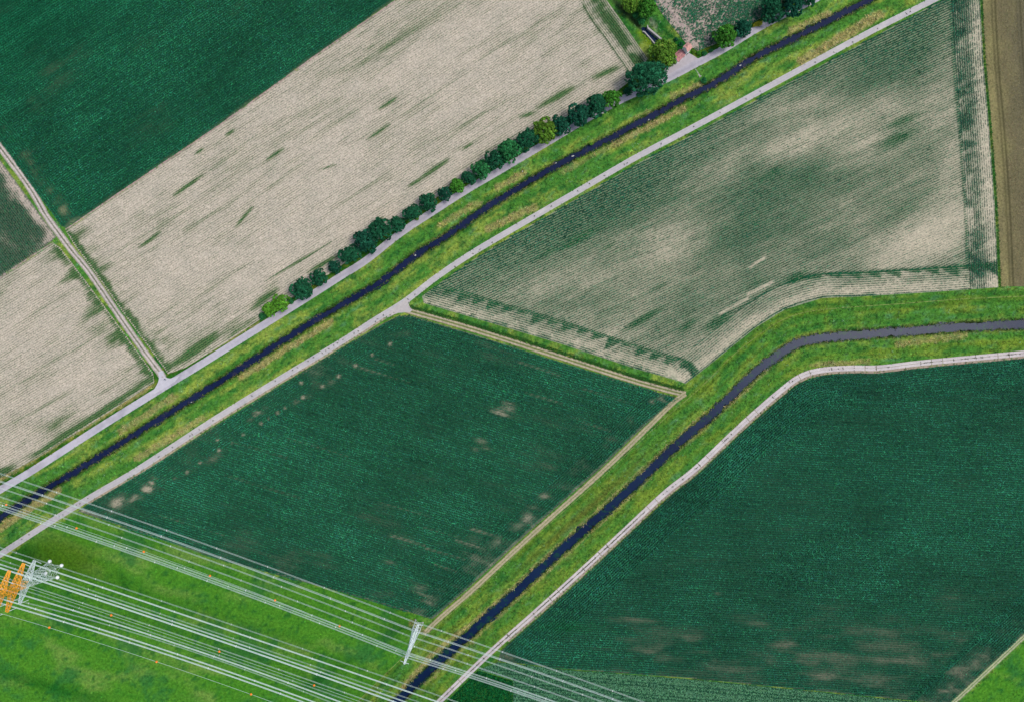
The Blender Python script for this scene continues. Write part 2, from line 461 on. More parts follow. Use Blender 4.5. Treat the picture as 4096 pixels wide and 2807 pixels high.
def ground_col(u, v, sd=None):
    """colour of the unfarmed ground, by what grows there"""
    d1, a1, s1, d2, a2, s2 = sd if sd is not None else stream_dists(u, v)
    n1 = fbm(u, v, 60, 4, 1); n2 = fbm(u, v, 24, 3, 2); n3 = fbm(u, v, 130, 3, 3)
    near = np.minimum(d1, d2) < 26
    al_ = np.where(d1 < d2, a1, a2 + 900); dd0 = np.where(d1 < d2, d1 * s1, d2 * s2) / S
    n1 = np.where(near, .45 * n1 + .8 * fbm(al_ / 7.0, dd0, 22, 4, 9), n1)
    n2 = np.where(near, .6 * n2 + .6 * fbm(al_ / 4.0, dd0, 9, 3, 10), n2)
    def mixc(c, d, t): return c * (1 - t[..., None]) + np.asarray(d) * t[..., None]
    base = np.ones(u.shape + (3,)) * A(86, 148, 58)
    c = mixc(base, A(164, 184, 80), sstep(-.25, 0.6, n1) * .8)
    c = mixc(c, A(40, 112, 54), sstep(0.0, 0.7, -n2) * .75)
    c = mixc(c, A(100, 156, 118), sstep(0.3, 0.8, n2) * .45)
    # first stream: darker green beside the asphalt road, fresh green towards the water
    near1 = d1 < 24
    upper = near1 & (s1 < 0)
    t = sstep(9.5, 13, d1) * upper
    c = mixc(c, A(34, 112, 50), t * .8)
    # second stream: mown bands that run with the bank
    band = np.sin(d2 * 1.25 + 0.6 * n3) * 0.5 + 0.5
    up2 = (d2 < 26) & (d2 > 2.5)
    c = mixc(c, A(104, 148, 44), (up2 * .45 * sstep(.3, 1, n1 + .5)))
    for (dc, w, colr, k, side) in ((6.3, .45, (72, 100, 34), .75, -1), (10.4, .4, (62, 98, 34), .7, -1), (11.6, 1.4, (84, 128, 34), .6, -1), (14.2, .9, (30, 110, 44), .8, -1), (5.2, .4, (86, 120, 40), .6, 1), (8.0, 1.3, (118, 152, 46), .6, 1)):
        c = mixc(c, A(*colr), k * np.exp(-((d2 - dc) / w) ** 2) * (s2 == side) * (.6 + .4 * n1))
    brown = np.exp(-((d2 - 6.0) / 2.2) ** 2) * (s2 < 0) * blob(u, v, 2360, 2050, 330, 120, -43)
    c = mixc(c, A(112, 120, 52), brown * .8)
    # fringe at the water
    f1 = np.exp(-((d1 - 1.9) / .6) ** 2); f2 = np.exp(-((d2 - 2.4) / .7) ** 2)
    c = mixc(c, A(70, 100, 36), np.clip(f1, 0, 1) * .6)
    c = mixc(c, A(140, 145, 80), np.clip(f2, 0, 1) * .55 * sstep(-.5, .5, n2))
    wet = (d1 < 1.5) | (d2 < 1.9)
    c = np.where(wet[..., None], A(38, 44, 30), c)
    # meadow under the power lines
    me = inside(u, v, MEADOW) | inside(u, v, F10)
    far = sstep(10, 14, d2)
    m = np.ones(u.shape + (3,)) * A(84, 150, 46)
    m = mixc(m, A(124, 164, 76), sstep(-.1, .8, fbm(u, v, 60, 4, 11, 18, 2.5)) * .8)
    m = mixc(m, A(34, 104, 48), .7 * sstep(.42, .75, fbm(u, v, 17, 3, 13)))
    m = mixc(m, A(60, 136, 40), .5 * sstep(.1, .8, fbm(u, v, 9, 3, 12, 19, 14)))
    m = mixc(m, A(52, 122, 60), sstep(.0, .8, -n3 - .5 * n2) * .75)
    for (x0, y0, x1, y1, w, k) in ((0, 2690, 420, 2807, 26, .7), (60, 2180, 150, 2255, 40, .8), (1180, 2770, 1400, 2640, 18, .6), (230, 2480, 470, 2500, 30, .5), (330, 2430, 230, 2440, 40, .4), (470, 2280, 520, 2370, 16, .5)):
        m = mixc(m, A(20, 98, 30), k * streak(u, v, x0, y0, x1, y1, w))
    mow = blob(u, v, 260, 2220, 150, 70, 20)
    m = mixc(m, A(78, 118, 26), np.clip(mow * 1.3, 0, 1) * .8)
    c = np.where((me & (far > .5))[..., None], m, c)
    # roadside strip with the trees and the strip along the canal
    dr, ar, sr = pdist(u, v, R1[::2])
    strip = (sr < 0) & (dr < 70)
    c = np.where(strip[..., None], mixc(np.ones(u.shape + (3,)) * A(52, 112, 36), A(150, 160, 60), sstep(-.1, .6, n2) * .6), c)
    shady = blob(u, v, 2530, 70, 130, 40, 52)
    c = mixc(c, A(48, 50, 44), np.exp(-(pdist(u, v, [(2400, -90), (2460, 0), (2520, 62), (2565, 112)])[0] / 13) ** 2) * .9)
    c = mixc(c, A(22, 104, 40), np.exp(-(pdist(u, v, [(2600, 66), (2680, 140), (2735, 195)])[0] / 15) ** 2) * .9)
    c = mixc(c, A(128, 160, 30), np.exp(-(pdist(u, v, [(2560, 130), (2610, 185)])[0] / 12) ** 2) * .8)
    c = mixc(c, A(165, 160, 150), np.exp(-(pdist(u, v, [(2590, 70), (2640, 130)])[0] / 10) ** 2) * .6 * sstep(-.3, .5, n2))
    t = tall_amount(u, v)
    c = mixc(c, A(190, 180, 116), t * .8)
    return c

# ------------------------------------------------------------------ the ground sheet
def axis(a, b, fine, far):
    mid = np.arange(a, b + .01, fine)
    up = []; s = fine; x = mid[-1]
    while x < far:
        s *= 1.45; x += s; up.append(x)
    dn = []; s = fine; x = mid[0]
    while x > -far:
        s *= 1.45; x -= s; dn.append(x)
    return np.r_[dn[::-1], mid, up]

gx = axis(-238, 238, 1.15, 5000.0); gy = axis(-166, 166, 1.15, 5000.0)
GX, GY = np.meshgrid(gx, gy)
gu = GX / S + 2048; gv = 1403.5 - GY / S
gsd = stream_dists(gu.ravel(), gv.ravel())
gz = ground_z(gu.ravel(), gv.ravel(), gsd)
gz = gz + np.where(gz > -1.05, 0.05 * fbm(gu.ravel(), gv.ravel(), 12, 2, 8), 0) * np.where(gz < -.02, 1, 0) - 0.002
farm = np.zeros(gz.shape, bool)
gc = ground_col(gu.ravel(), gv.ravel(), gsd)
nx, ny = len(gx), len(gy)
idx = np.arange(nx * ny).reshape(ny, nx)
Q = np.stack([idx[:-1, :-1], idx[:-1, 1:], idx[1:, 1:], idx[1:, :-1]], -1).reshape(-1, 4)
g = obj('ground', mesh_np('ground', np.c_[GX.ravel(), GY.ravel(), gz], Q, M['grass'], gc, True))
tag(g, kind='structure')

# ------------------------------------------------------------------ ribbons: water, roads, tracks
def ribbon(name, line, half, z, m, colf=None, nacross=9, kind='structure', jitter=0.0):
    line = np.asarray(line); n = normals(line)
    t = np.linspace(-1, 1, nacross)
    hw = np.full(len(line), half) if np.isscalar(half) else half
    j = np.ones(len(line)) if not jitter else 1 + jitter * fbm(line[:, 0], line[:, 1], 20, 3, 77)
    P = line[:, None, :] + n[:, None, :] * (t[None, :, None] * (hw * j)[:, None, None])
    u = P[..., 0].ravel(); v = P[..., 1].ravel()
    zz = np.full(u.shape, z)
    V = flat(np.c_[u, v], zz)
    k = np.arange(len(line) * nacross).reshape(len(line), nacross)
    F = np.stack([k[:-1, :-1], k[1:, :-1], k[1:, 1:], k[:-1, 1:]], -1).reshape(-1, 4)
    if False: F = F
    col = None
    if colf is not None:
        T = np.broadcast_to(t[None, :], P.shape[:2]).ravel()
        col = colf(u, v, T)
    a = V[F[0]]
    nrm = np.cross(a[1] - a[0], a[2] - a[0])
    if nrm[2] < 0: F = F[:, ::-1]
    o = obj(name, mesh_np(name, V, F, m, col, True))
    if kind: tag(o, kind=kind)
    return o

wm1 = water_mat('stream_water', tuple(A(30, 42, 76)), tuple(A(56, 58, 78)), 0.58)
wm2 = water_mat('canal_water', tuple(A(20, 42, 76)), tuple(A(24, 68, 64)), 0.55)
ribbon('stream', S1, 3.2 / S, -1.1, wm1, None, 2)
ribbon('stream', S2, 4.0 / S, -1.1, wm2, None, 2)

def mixa(c, d, t):
    return c * (1 - t[:, None]) + np.atleast_2d(d) * t[:, None]

def c_r1(u, v, T):
    c = np.ones((len(u), 3)) * A(200, 195, 202)
    c = mixa(c, A(172, 168, 180), np.exp(-(T / .28) ** 2) * .5)
    c = mixa(c, A(214, 208, 212), sstep(.6, 1, np.abs(T)) * .5)
    c = mixa(c, A(220, 216, 222), sstep(1700, 300, u) * .75)
    return mixa(c, A(168, 164, 172), .5 * sstep(.2, .8, fbm(u, v, 40, 3, 31)))
def c_r2(u, v, T):
    c = np.ones((len(u), 3)) * A(212, 207, 205)
    c = mixa(c, A(190, 187, 190), np.exp(-((np.abs(T) - .45) / .2) ** 2) * .45)
    c = mixa(c, A(216, 208, 200), sstep(.55, 1, T) * .5)
    return mixa(c, A(226, 220, 214), .6 * sstep(.3, .8, fbm(u, v, 30, 3, 33)))
def c_track(pale, green, edge, seed, wheel=.52, ww=.24):
    def f(u, v, T):
        n = fbm(u, v, 16, 3, seed)
        w = np.exp(-((np.abs(T) - wheel) / ww) ** 2) * (1 + .25 * n)
        c = np.ones((len(u), 3)) * np.asarray(green)
        c = mixa(c, edge, sstep(.75, 1, np.abs(T)))
        return mixa(c, pale, np.clip(w * 1.25, 0, 1))
    return f

ribbon('asphalt_road', R1, 14.2, 0.045, M['road'], c_r1)
ribbon('concrete_path', R2, 11.8, 0.05, M['road'], c_r2)
ribbon('gravel_track', T1, 14.5, 0.04, M['soil'], c_track(A(226, 214, 204), A(104, 112, 74), A(186, 180, 156), 41, .45, .33), 13, jitter=.1)
ribbon('field_track', T3, 13, 0.04, M['soil'], c_track(A(206, 192, 164), A(116, 132, 66), A(120, 130, 72), 43, .52, .26), 13, jitter=.08)
ribbon('field_track', T4, 10.5, 0.045, M['soil'], c_track(A(198, 186, 152), A(150, 152, 100), A(128, 138, 80), 45, .5, .34), 11, jitter=.1)
ribbon('field_track', T5, 9, 0.04, M['soil'], c_track(A(196, 198, 160), A(120, 150, 84), A(150, 160, 110), 47, .5, .3), 11, jitter=.08)
# verge strips of bare earth along the crops
ribbon('earth_strip', offset(R2[(R2[:, 0] > 330) & (R2[:, 0] < 1590)], 15.5), 4.4, 0.035, M['soil'], lambda u, v, T: np.ones((len(u), 3)) * A(190, 176, 150), 3, jitter=.3)
ribbon('earth_strip', offset(R3[(R3[:, 0] > 2010)], 15.0), 5.0, 0.035, M['soil'], lambda u, v, T: np.ones((len(u), 3)) * A(184, 168, 148), 3, jitter=.35)
ribbon('earth_strip', smooth([(262, 920), (588, 698), (882, 499), (1175, 288), (1366, 152), (1588, -2), (1900, -250)]), 3.6, 0.035, M['soil'], lambda u, v, T: np.ones((len(u), 3)) * A(200, 178, 168), 3, jitter=.3)
ribbon('earth_strip', smooth([(-100, 1182), (0, 1111), (120, 1030), (218, 968)]), 3.4, 0.035, M['soil'], lambda u, v, T: np.ones((len(u), 3)) * A(190, 172, 160), 3, jitter=.3)
ribbon('earth_strip', smooth([(2618, -40), (2700, 70), (2750, 130), (2780, 190)]), 5.5, 0.036, M['soil'], lambda u, v, T: np.ones((len(u), 3)) * A(192, 174, 164), 3, jitter=.4)
ribbon('footpath', offset(S2[(S2[:, 0] > 1500)], -112), 1.1, -0.0, M['soil'], lambda u, v, T: np.ones((len(u), 3)) * A(150, 164, 96), 2)

def polygon(name, P, z, m, colr=None, kind='structure'):
    V = flat(P, z)
    me = bpy.data.meshes.new(name)
    a = sum(V[i][0] * V[(i + 1) % len(V)][1] - V[(i + 1) % len(V)][0] * V[i][1] for i in range(len(V)))
    f = tuple(range(len(V)))
    me.from_pydata([tuple(p) for p in V], [], [f if a > 0 else f[::-1]]); me.update()
    if colr is not None:
        at = me.attributes.new('Col', 'FLOAT_COLOR', 'POINT')
        at.data.foreach_set('color', np.c_[np.tile(colr, (len(V), 1)), np.ones(len(V))].astype(np.float32).ravel())
    me.materials.append(m)
    return tag(obj(name, me), kind=kind)

polygon('road_apron', [(633, 1486), (652, 1483), (658, 1500), (663, 1507), (672, 1512), (681, 1513), (694, 1509), (720, 1500), (700, 1525), (640, 1562), (600, 1585), (598, 1571), (616, 1557), (626, 1541), (633, 1526), (636, 1513)], 0.053, M['road'], A(220, 217, 222))
polygon('gravel_yard', [(2726, 238), (2756, 213), (2775, 224), (2788, 233), (2798, 236), (2815, 232), (2790, 255), (2700, 302), (2668, 318), (2655, 300), (2660, 270), (2690, 258)], 0.040, M['road'], A(202, 194, 196))
polygon('road_apron', [(1560, 1246), (1625, 1196), (1640, 1207), (1635, 1222), (1650, 1240), (1640, 1250), (1618, 1250), (1592, 1252), (1545, 1274)], 0.056, M['road'], A(212, 204, 198))
polygon('drain_gutter', [(2779, 277), (2783, 276), (2797, 296), (2803, 310), (2798, 311), (2793, 299)], 0.03, M['concrete'])

# concrete track made of plates: two plates side by side, joints between
base = ribbon('concrete_track', R3, 11.6, 0.02, M['soil'], lambda u, v, T: np.ones((len(u), 3)) * A(176, 168, 146), 3)
R3f = smooth(R3, 3.0); R3n = normals(R3f)
acc = 44.5
npl = int(len(R3f) * 3.0 / acc)
slab_mats = [M['slab']]
for k, (dr_, dg_, db_) in enumerate(((224, 214, 212), (230, 222, 218))):
    slab_mats.append(surf('concrete_slab', A(dr_, dg_, db_), rough=0.9, layers=[(0.25, (0.86, 0.86, 0.86), (1.1, 1.09, 1.08), 0.3, 0.7), (2.0, (0.88, 0.88, 0.88), (1.08, 1.08, 1.08), 0.3, 0.7)]))
for k in range(npl):
    i0 = int((k * acc + .5) / 3.0); i1 = min(int(((k + 1) * acc - .5) / 3.0), len(R3f) - 1)
    im = (i0 + i1) // 2
    if not (-200 < R3f[im, 1] < 3000): continue
    midgap = 1.6 if R3f[im, 1] > 2050 else (0.8 if R3f[im, 0] > 3500 else .35)
    for sgn in (-1, 1):
        b = MB()
        lo, hi = (midgap, 10.6) if sgn > 0 else (-10.6, -midgap)
        pts = [R3f[i] + R3n[i] * lo for i in (i0, im, i1)] + [R3f[i] + R3n[i] * hi for i in (i1, im, i0)]
        pts = [(np.array(p) + rng.normal(0, .12, 2)) for p in pts]
        ww = flat(pts, 0)
        b.prism([(p[0], p[1]) for p in ww], 0.0, 0.085 + random.uniform(-.012, .012))
        b.build('slab', random.choice(slab_mats), base)

# ------------------------------------------------------------------ crops: how thick they stand, field by field
e1 = [(-150, 395), (0, 567), (120, 733), (247, 905)]
def den_f1(u, v):
    dh, _, _ = pdist(u, v, e1)
    d = .97 + .14 * fbm(u, v, 150, 4, 61, -30, 1.6) + .10 * fbm(u, v, 16, 3, 64, -34, 6)
    for b in ((330, 190, 130, 60), (260, 310, 110, 45), (590, 150, 150, 40), (180, 250, 60, 120), (120, 400, 30, 60)):
        d = d - .13 * blob(u, v, *b, -32)
    d = d - .18 * np.exp(-((dh - 50) / 28) ** 2) * (0.6 + .8 * fbm(u, v, 40, 3, 62))
    d = d - .8 * blob(u, v, 252, 842, 17, 15)
    dd, _, _ = pdist(u, v, [(268, 912), (588, 694), (882, 495), (1175, 284), (1366, 148), (1583, -5)])
    return d + .12 * (dh < 16) - .25 * sstep(16, 4, dd)

def head_green2(u, v):
    g = np.zeros(u.shape)
    for s in ((699, 782, 811, 702, 7), (782, 617, 811, 597, 6), (905, 540, 935, 520, 7), (1070, 638, 1134, 594, 6), (1276, 682, 1346, 658, 5), (945, 905, 1010, 830, 6), (2154, 435, 2289, 353, 10), (2083, 470, 2142, 450, 8), (1672, 723, 1789, 644, 8), (1636, 744, 1676, 722, 6),
              (2377, 311, 2471, 270, 10), (1519, 435, 1583, 394, 6), (1064, 1124, 1322, 971, 5), (1011, 1236, 1105, 1159, 15), (1234, 1089, 1352, 1024, 9), (690, 1470, 860, 1340, 18), (560, 990, 640, 930, 6), (1470, 560, 1560, 500, 6), (1850, 600, 1890, 575, 5), (1480, 905, 1530, 870, 5), (1700, 800, 1730, 780, 6)):
        g = g + 1.0 * streak(u, v, *s)
    for s in ((1560, 940, 1760, 830, 4), (1880, 640, 2080, 530, 6), (1700, 790, 1900, 690, 3), (820, 1420, 1060, 1250, 12), (740, 930, 1000, 760, 9), (600, 830, 900, 640, 6), (1000, 800, 1300, 600, 7), (1300, 520, 1560, 350, 9), (450, 1020, 760, 830, 7), (1150, 1010, 1400, 850, 5), (700, 1250, 1000, 1050, 7), (1300, 860, 1600, 660, 6), (1750, 560, 2050, 390, 7), (1640, 440, 1900, 270, 9), (1450, 250, 1750, 60, 10), (1900, 250, 2250, 40, 9)):
        g = g + .26 * streak(u, v, *s)
    d, al, sd = pdist(u, v, [(264, 925), (300, 985), (372, 1080), (500, 1262), (655, 1470)])
    g = g + .9 * sstep(34, 6, d + 14 * fbm(u, v, 40, 3, 71)) + .55 * sstep(140, 15, d) * np.clip(fbm(u, v, 40, 3, 72, -33, 3.2), 0, 1) * 1.5
    d, al, sd = pdist(u, v, [(2425, 0), (2500, 105), (2590, 235)])
    g = g + 1.0 * sstep(64, 46, d) * sstep(14, 26, d) * sstep(-.7, .2, fbm(u, v, 40, 3, 73)) + .4 * np.exp(-((d - 92) / 6) ** 2) + .35 * sstep(92, 50, d)
    g = g + .2 * streak(u, v, 1200, 330, 2000, -60, 90) + .2 * blob(u, v, 2350, 60, 90, 60)
    d, al, sd = pdist(u, v, [(672, 1495), (900, 1372), (1090, 1245), (1300, 1108)])
    g = g + .6 * np.exp(-((d - 30) / 14) ** 2) * np.clip(fbm(u, v, 60, 3, 74, -32, 3) + .2, 0, 1) + .35 * sstep(120, 20, d) * np.clip(fbm(u, v, 30, 3, 75, -32, 5), 0, 1)
    return np.clip(g, 0, 1.4)

def head_green3(u, v):
    d, al, sd = pdist(u, v, [(240, 990), (340, 1120), (480, 1310), (612, 1490)])
    g = .8 * sstep(38, 4, d + 20 * fbm(u, v, 50, 3, 91)) + .6 * sstep(160, 15, d) * np.clip(.05 + fbm(u, v, 40, 3, 92, -33, 3.2), 0, 1) * 1.4
    d, al, sd = pdist(u, v, [(618, 1545), (411, 1675), (150, 1842), (0, 1922)])
    g = g + 1.1 * np.exp(-((d - 26) / 15) ** 2) * sstep(-.6, .3, fbm(u, v, 60, 3, 93, -33, 3)) + .5 * np.exp(-((d - 80) / 26) ** 2) * np.clip(.35 + fbm(u, v, 60, 3, 94, -33, 3), 0, 1)
    for s in ((60, 1690, 330, 1540, 8), (150, 1480, 420, 1330, 8), (20, 1560, 180, 1480, 6), (60, 1300, 260, 1180, 7), (300, 1300, 420, 1230, 12), (330, 1420, 520, 1320, 14), (0, 1230, 180, 1120, 7)):
        g = g + .3 * streak(u, v, *s)
    return np.clip(g + .25 * sstep(200, 0, u) * np.clip(fbm(u, v, 70, 3, 95, -33, 2), 0, 1), 0, 1.4)

def den_young(u, v, green, ang, seed):
    return .36 + .18 * fbm(u, v, 120, 4, seed, ang, 3.0) + .24 * fbm(u, v, 11, 3, seed + 5, ang, 7.0) + green

def den_f3b(u, v):
    return .80 + .6 * fbm(u, v, 60, 4, 111, 50, 1.5) + .4 * blob(u, v, 20, 900, 80, 60) - .75 * sstep(60, 0, pdist(u, v, [(205, 968), (225, 948), (110, 790), (0, 640)])[0]) + .7 * streak(u, v, 60, 900, 130, 990, 14) + .3 * sstep(940, 1090, v + .6 * u) * (v > 900)

eR = [(3905, -68), (3920, 0), (3935, 264), (3958, 529), (3979, 823), (3994, 1150)]
eB = [(3994, 1150), (3729, 1169), (3435, 1187), (3288, 1193), (3141, 1238), (3024, 1310), (2906, 1404), (2789, 1498), (2742, 1534)]
eL = [(1695, 1213), (1895, 1272), (2248, 1377), (2542, 1474), (2712, 1522)]
K = 1.7625
def teeth(al, depth, per, hmax, seed):
    """wedges where slanting rows run out at a headland"""
    t = (al / per) % 1.0
    h = hmax * (.5 + .9 * vnoise(np.floor(al / per), 0 * al, seed))
    return sstep(-3, 1, depth) * sstep(3, -2, depth - h * (1 - t))
def den_f5(u, v):
    """thickness of the stand, and how much of it is weedy streaks"""
    dR, aR, _ = pdist(u, v, eR); dB, aB, _ = pdist(u, v, eB); dL, aL, _ = pdist(u, v, eL)
    d = .46 + .17 * fbm(u, v, 210, 4, 121, -27, 1.5) + .15 * fbm(u, v, 14, 3, 122, -25, 7)
    for (x, y, rx, ry, ang, k) in ((1810, 400, 120, 50, -10, .42), (1740, 490, 150, 60, -20, .30), (1650, 440, 90, 60, -30, .25), (1330, 470, 190, 55, -30, .36), (1500, 400, 140, 50, -30, .24), (2020, 150, 90, 45, 15, .34), (1950, 195, 60, 22, -10, .34), (2080, 110, 50, 70, 0, .26), (1430, 480, 90, 40, -20, .2), (1860, 260, 60, 20, -20, .1),
                               (1700, 570, 170, 50, -25, .24), (1620, 690, 130, 40, -30, .25), (2090, 330, 60, 30, -20, .18), (1870, 560, 80, 30, -20, .14), (2080, 470, 90, 35, -25, .14), (1180, 600, 110, 30, -30, .1),
                               (1850, 225, 90, 28, -25, -.30), (1905, 285, 100, 40, -25, -.34), (1980, 330, 90, 30, -25, -.24), (1790, 330, 70, 25, -25, -.2), (2140, 520, 110, 60, -25, -.38), (2050, 560, 130, 35, -25, -.24), (1650, 360, 60, 25, -25, -.2), (1560, 520, 90, 35, -25, -.2), (1950, 480, 60, 50, -25, -.15), (1250, 640, 130, 28, -20, -.2), (1450, 600, 120, 30, -25, -.18), (2150, 390, 30, 50, 0, -.2), (1600, 210, 40, 40, 0, .2)):
        d = d + k * .82 * blob(u, v, x * K, y * K, rx * K, ry * K, ang)
    st = np.zeros(u.shape)
    for (x, y, l, w, ang, k) in ((1318, 538, 42, 9, -27, 1), (1295, 556, 20, 4, -27, .7), (2050, 275, 42, 10, -25, .9), (2035, 315, 44, 12, -25, 1), (1632, 730, 34, 12, -38, 1), (1470, 718, 36, 8, -30, 1), (1440, 735, 24, 6, -30, .8), (1807, 630, 24, 10, -22, 1), (1240, 575, 24, 5, -30, .7), (1560, 740, 20, 7, -40, .7), (1720, 640, 40, 8, -20, .4), (2150, 300, 22, 12, 0, .3), (1750, 395, 30, 6, -26, .6), (1380, 560, 18, 4, -26, .6), (1500, 650, 16, 4, -26, .5)):
        st = st + k * blob(u, v, x * K, y * K, l * K, w * K, ang)
    d = d + .7 * st
    dP, aP, sP = pdist(u, v, R2[::2])
    d = d + .5 * sstep(50, 18, dP) + .18 * sstep(260, 60, dP)
    tl = teeth(aL, 84 - dL + 4, 62, 40, 3) * (dL < 90)
    tb = teeth(aB, 96 - dB, 78, 34, 5) * (dB < 99) * (u > 3200)
    d = d + .85 * tl + .65 * tb
    d = d - .26 * sstep(58, 20, dL) * (dL < 84) - .3 * sstep(62, 25, dB) * (v > 1000)
    inr = dR < 118
    d = d + np.where(inr, -.10 + .26 * sstep(118, 104, dR) + .45 * sstep(40, 110, dR) * np.clip(.15 + 1.3 * fbm(u, v, 34, 3, 125), -.3, 1) - .45 * sstep(70, 20, dR), 0)
    d = d + .6 * np.exp(-((dR - 119) / 5) ** 2) * (dB > 90) + .35 * np.exp(-((dB - 100) / 5) ** 2) * (u > 2950) + .3 * np.exp(-((dL - 86) / 5) ** 2)
    for (a, b) in (((3000, 1070), (3060, 1030)), ((2990, 1180), (3090, 1130)), ((2880, 1255), (2990, 1195))):
        d = d - .9 * np.exp(-(pdist(u, v, [a, b])[0] / 5) ** 2)
    d = d + .45 * sstep(26, 8, np.minimum(dL, 999)) * sstep(-.2, .3, fbm(u, v, 30, 3, 127)) + .5 * sstep(16, 5, dB) * (u < 3500)
    return d, np.clip(st + .6 * tl + .6 * tb, 0, 1)

e4 = [(240, 2085), (335, 2025), (580, 1880), (870, 1697), (1120, 1541), (1380, 1383), (1592, 1264), (1700, 1200)]
e4b = [(2790, 1522), (2715, 1592), (2590, 1690), (2415, 1860), (2120, 2122), (1885, 2340), (1745, 2462), (1650, 2550)]
def den_f4(u, v):
    d4, a4, _ = pdist(u, v, e4); d4b, _, _ = pdist(u, v, e4b)
    st4 = np.clip(.7 + .9 * fbm(u, v, 12, 3, 136, 17, 6), .1, 1.3)
    d = .93 + .15 * fbm(u, v, 130, 4, 131, 17, 2.0) + .12 * fbm(u, v, 14, 3, 132, 17, 7)
    for (x, y, rx, ry, ang, k) in ((2025, 1632, 34, 16, 10, .75), (2000, 1652, 36, 9, 17, .7), (2040, 1606, 30, 10, 17, .5), (1915, 1762, 34, 14, 10, .55), (1945, 1790, 26, 8, 17, .5), (1900, 1800, 20, 10, 10, .6), (600, 1941, 34, 12, -55, .8), (575, 1965, 40, 14, -35, .6), (470, 2010, 34, 18, -40, .7), (530, 1995, 18, 8, -40, .5), (699, 1909, 10, 8, 0, .7), (330, 2046, 26, 10, 15, .8), (380, 2058, 40, 9, 17, .5), (1030, 1650, 40, 14, -32, .5), (1010, 1670, 30, 10, -32, .6),
                               (2653, 1588, 18, 8, 10, .8), (2610, 1610, 14, 9, 30, .6), (2660, 1600, 60, 24, -40, .25), (1707, 2388, 46, 34, 0, .35), (1640, 2330, 80, 22, 17, .25), (1800, 2290, 60, 20, 17, .22), (1600, 2220, 60, 25, 17, .2), (1560, 2250, 30, 15, 17, .25), (2180, 1980, 30, 14, -30, .35), (2100, 2085, 40, 14, -40, .4), (1930, 2120, 80, 20, 17, .2), (700, 2150, 140, 24, 17, .15), (1500, 1870, 120, 30, 17, .12), (1180, 2080, 100, 30, 17, .12), (900, 2000, 60, 20, 17, .15), (1600, 1340, 40, 20, 0, .18), (1560, 1390, 24, 12, 0, .3), (1320, 1530, 40, 12, -30, .25), (1200, 1600, 40, 12, -30, .3), (860, 1830, 50, 14, -30, .3), (740, 1900, 40, 14, -30, .3)):
        d = d - .9 * k * blob(u, v, x, y, rx * 1.1, ry * 1.2, ang) * st4
    for (x, y, r) in ((1355, 1503, 9), (1111, 1650, 8), (1046, 1691, 10), (1140, 1631, 6), (1076, 1672, 6), (973, 1738, 7), (876, 1800, 8), (1422, 1462, 9), (1489, 1419, 7), (1560, 1377, 9), (1212, 1588, 7), (1290, 1545, 6), (800, 1850, 6), (930, 1770, 5), (750, 1888, 6), (1205, 1530, 8), (870, 1760, 6)):
        d = d - .85 * blob(u, v, x, y, r, r * .8)
    for (x0, y0, x1, y1) in ((1877, 2112, 1977, 2141), (1824, 2159, 1924, 2190), (1690, 2106, 1836, 2147), (1513, 2006, 1719, 2065), (2071, 1447, 2236, 1500), (2330, 1553, 2541, 1618), (1700, 2190, 1860, 2236), (1560, 2140, 1700, 2180), (1740, 2255, 1826, 2282), (940, 1770, 1150, 1830), (1440, 1470, 1640, 1530), (1500, 1435, 1580, 1460), (2330, 1690, 2440, 1722), (2100, 1570, 2250, 1612), (640, 2060, 900, 2140), (900, 1900, 1200, 1990), (1150, 1750, 1400, 1826)):
        d = d - .36 * np.exp(-(pdist(u, v, [(x0, y0), (x1, y1)])[0] / 3.2) ** 2)
    d = d - .20 * sstep(2000, 2330, v + .2 * u - 200) * sstep(-.3, .8, fbm(u, v, 80, 4, 138, 17, 2.4)) - .12 * sstep(130, 60, d4) * sstep(-.3, .5, fbm(u, v, 60, 3, 133)) - .16 * np.exp(-((d4b - 55) / 22) ** 2) * sstep(-.4, .4, fbm(u, v, 60, 3, 134))
    d = d + .10 * np.exp(-((d4b - 98) / 10) ** 2) - .35 * sstep(14, 3, d4b)
    return d

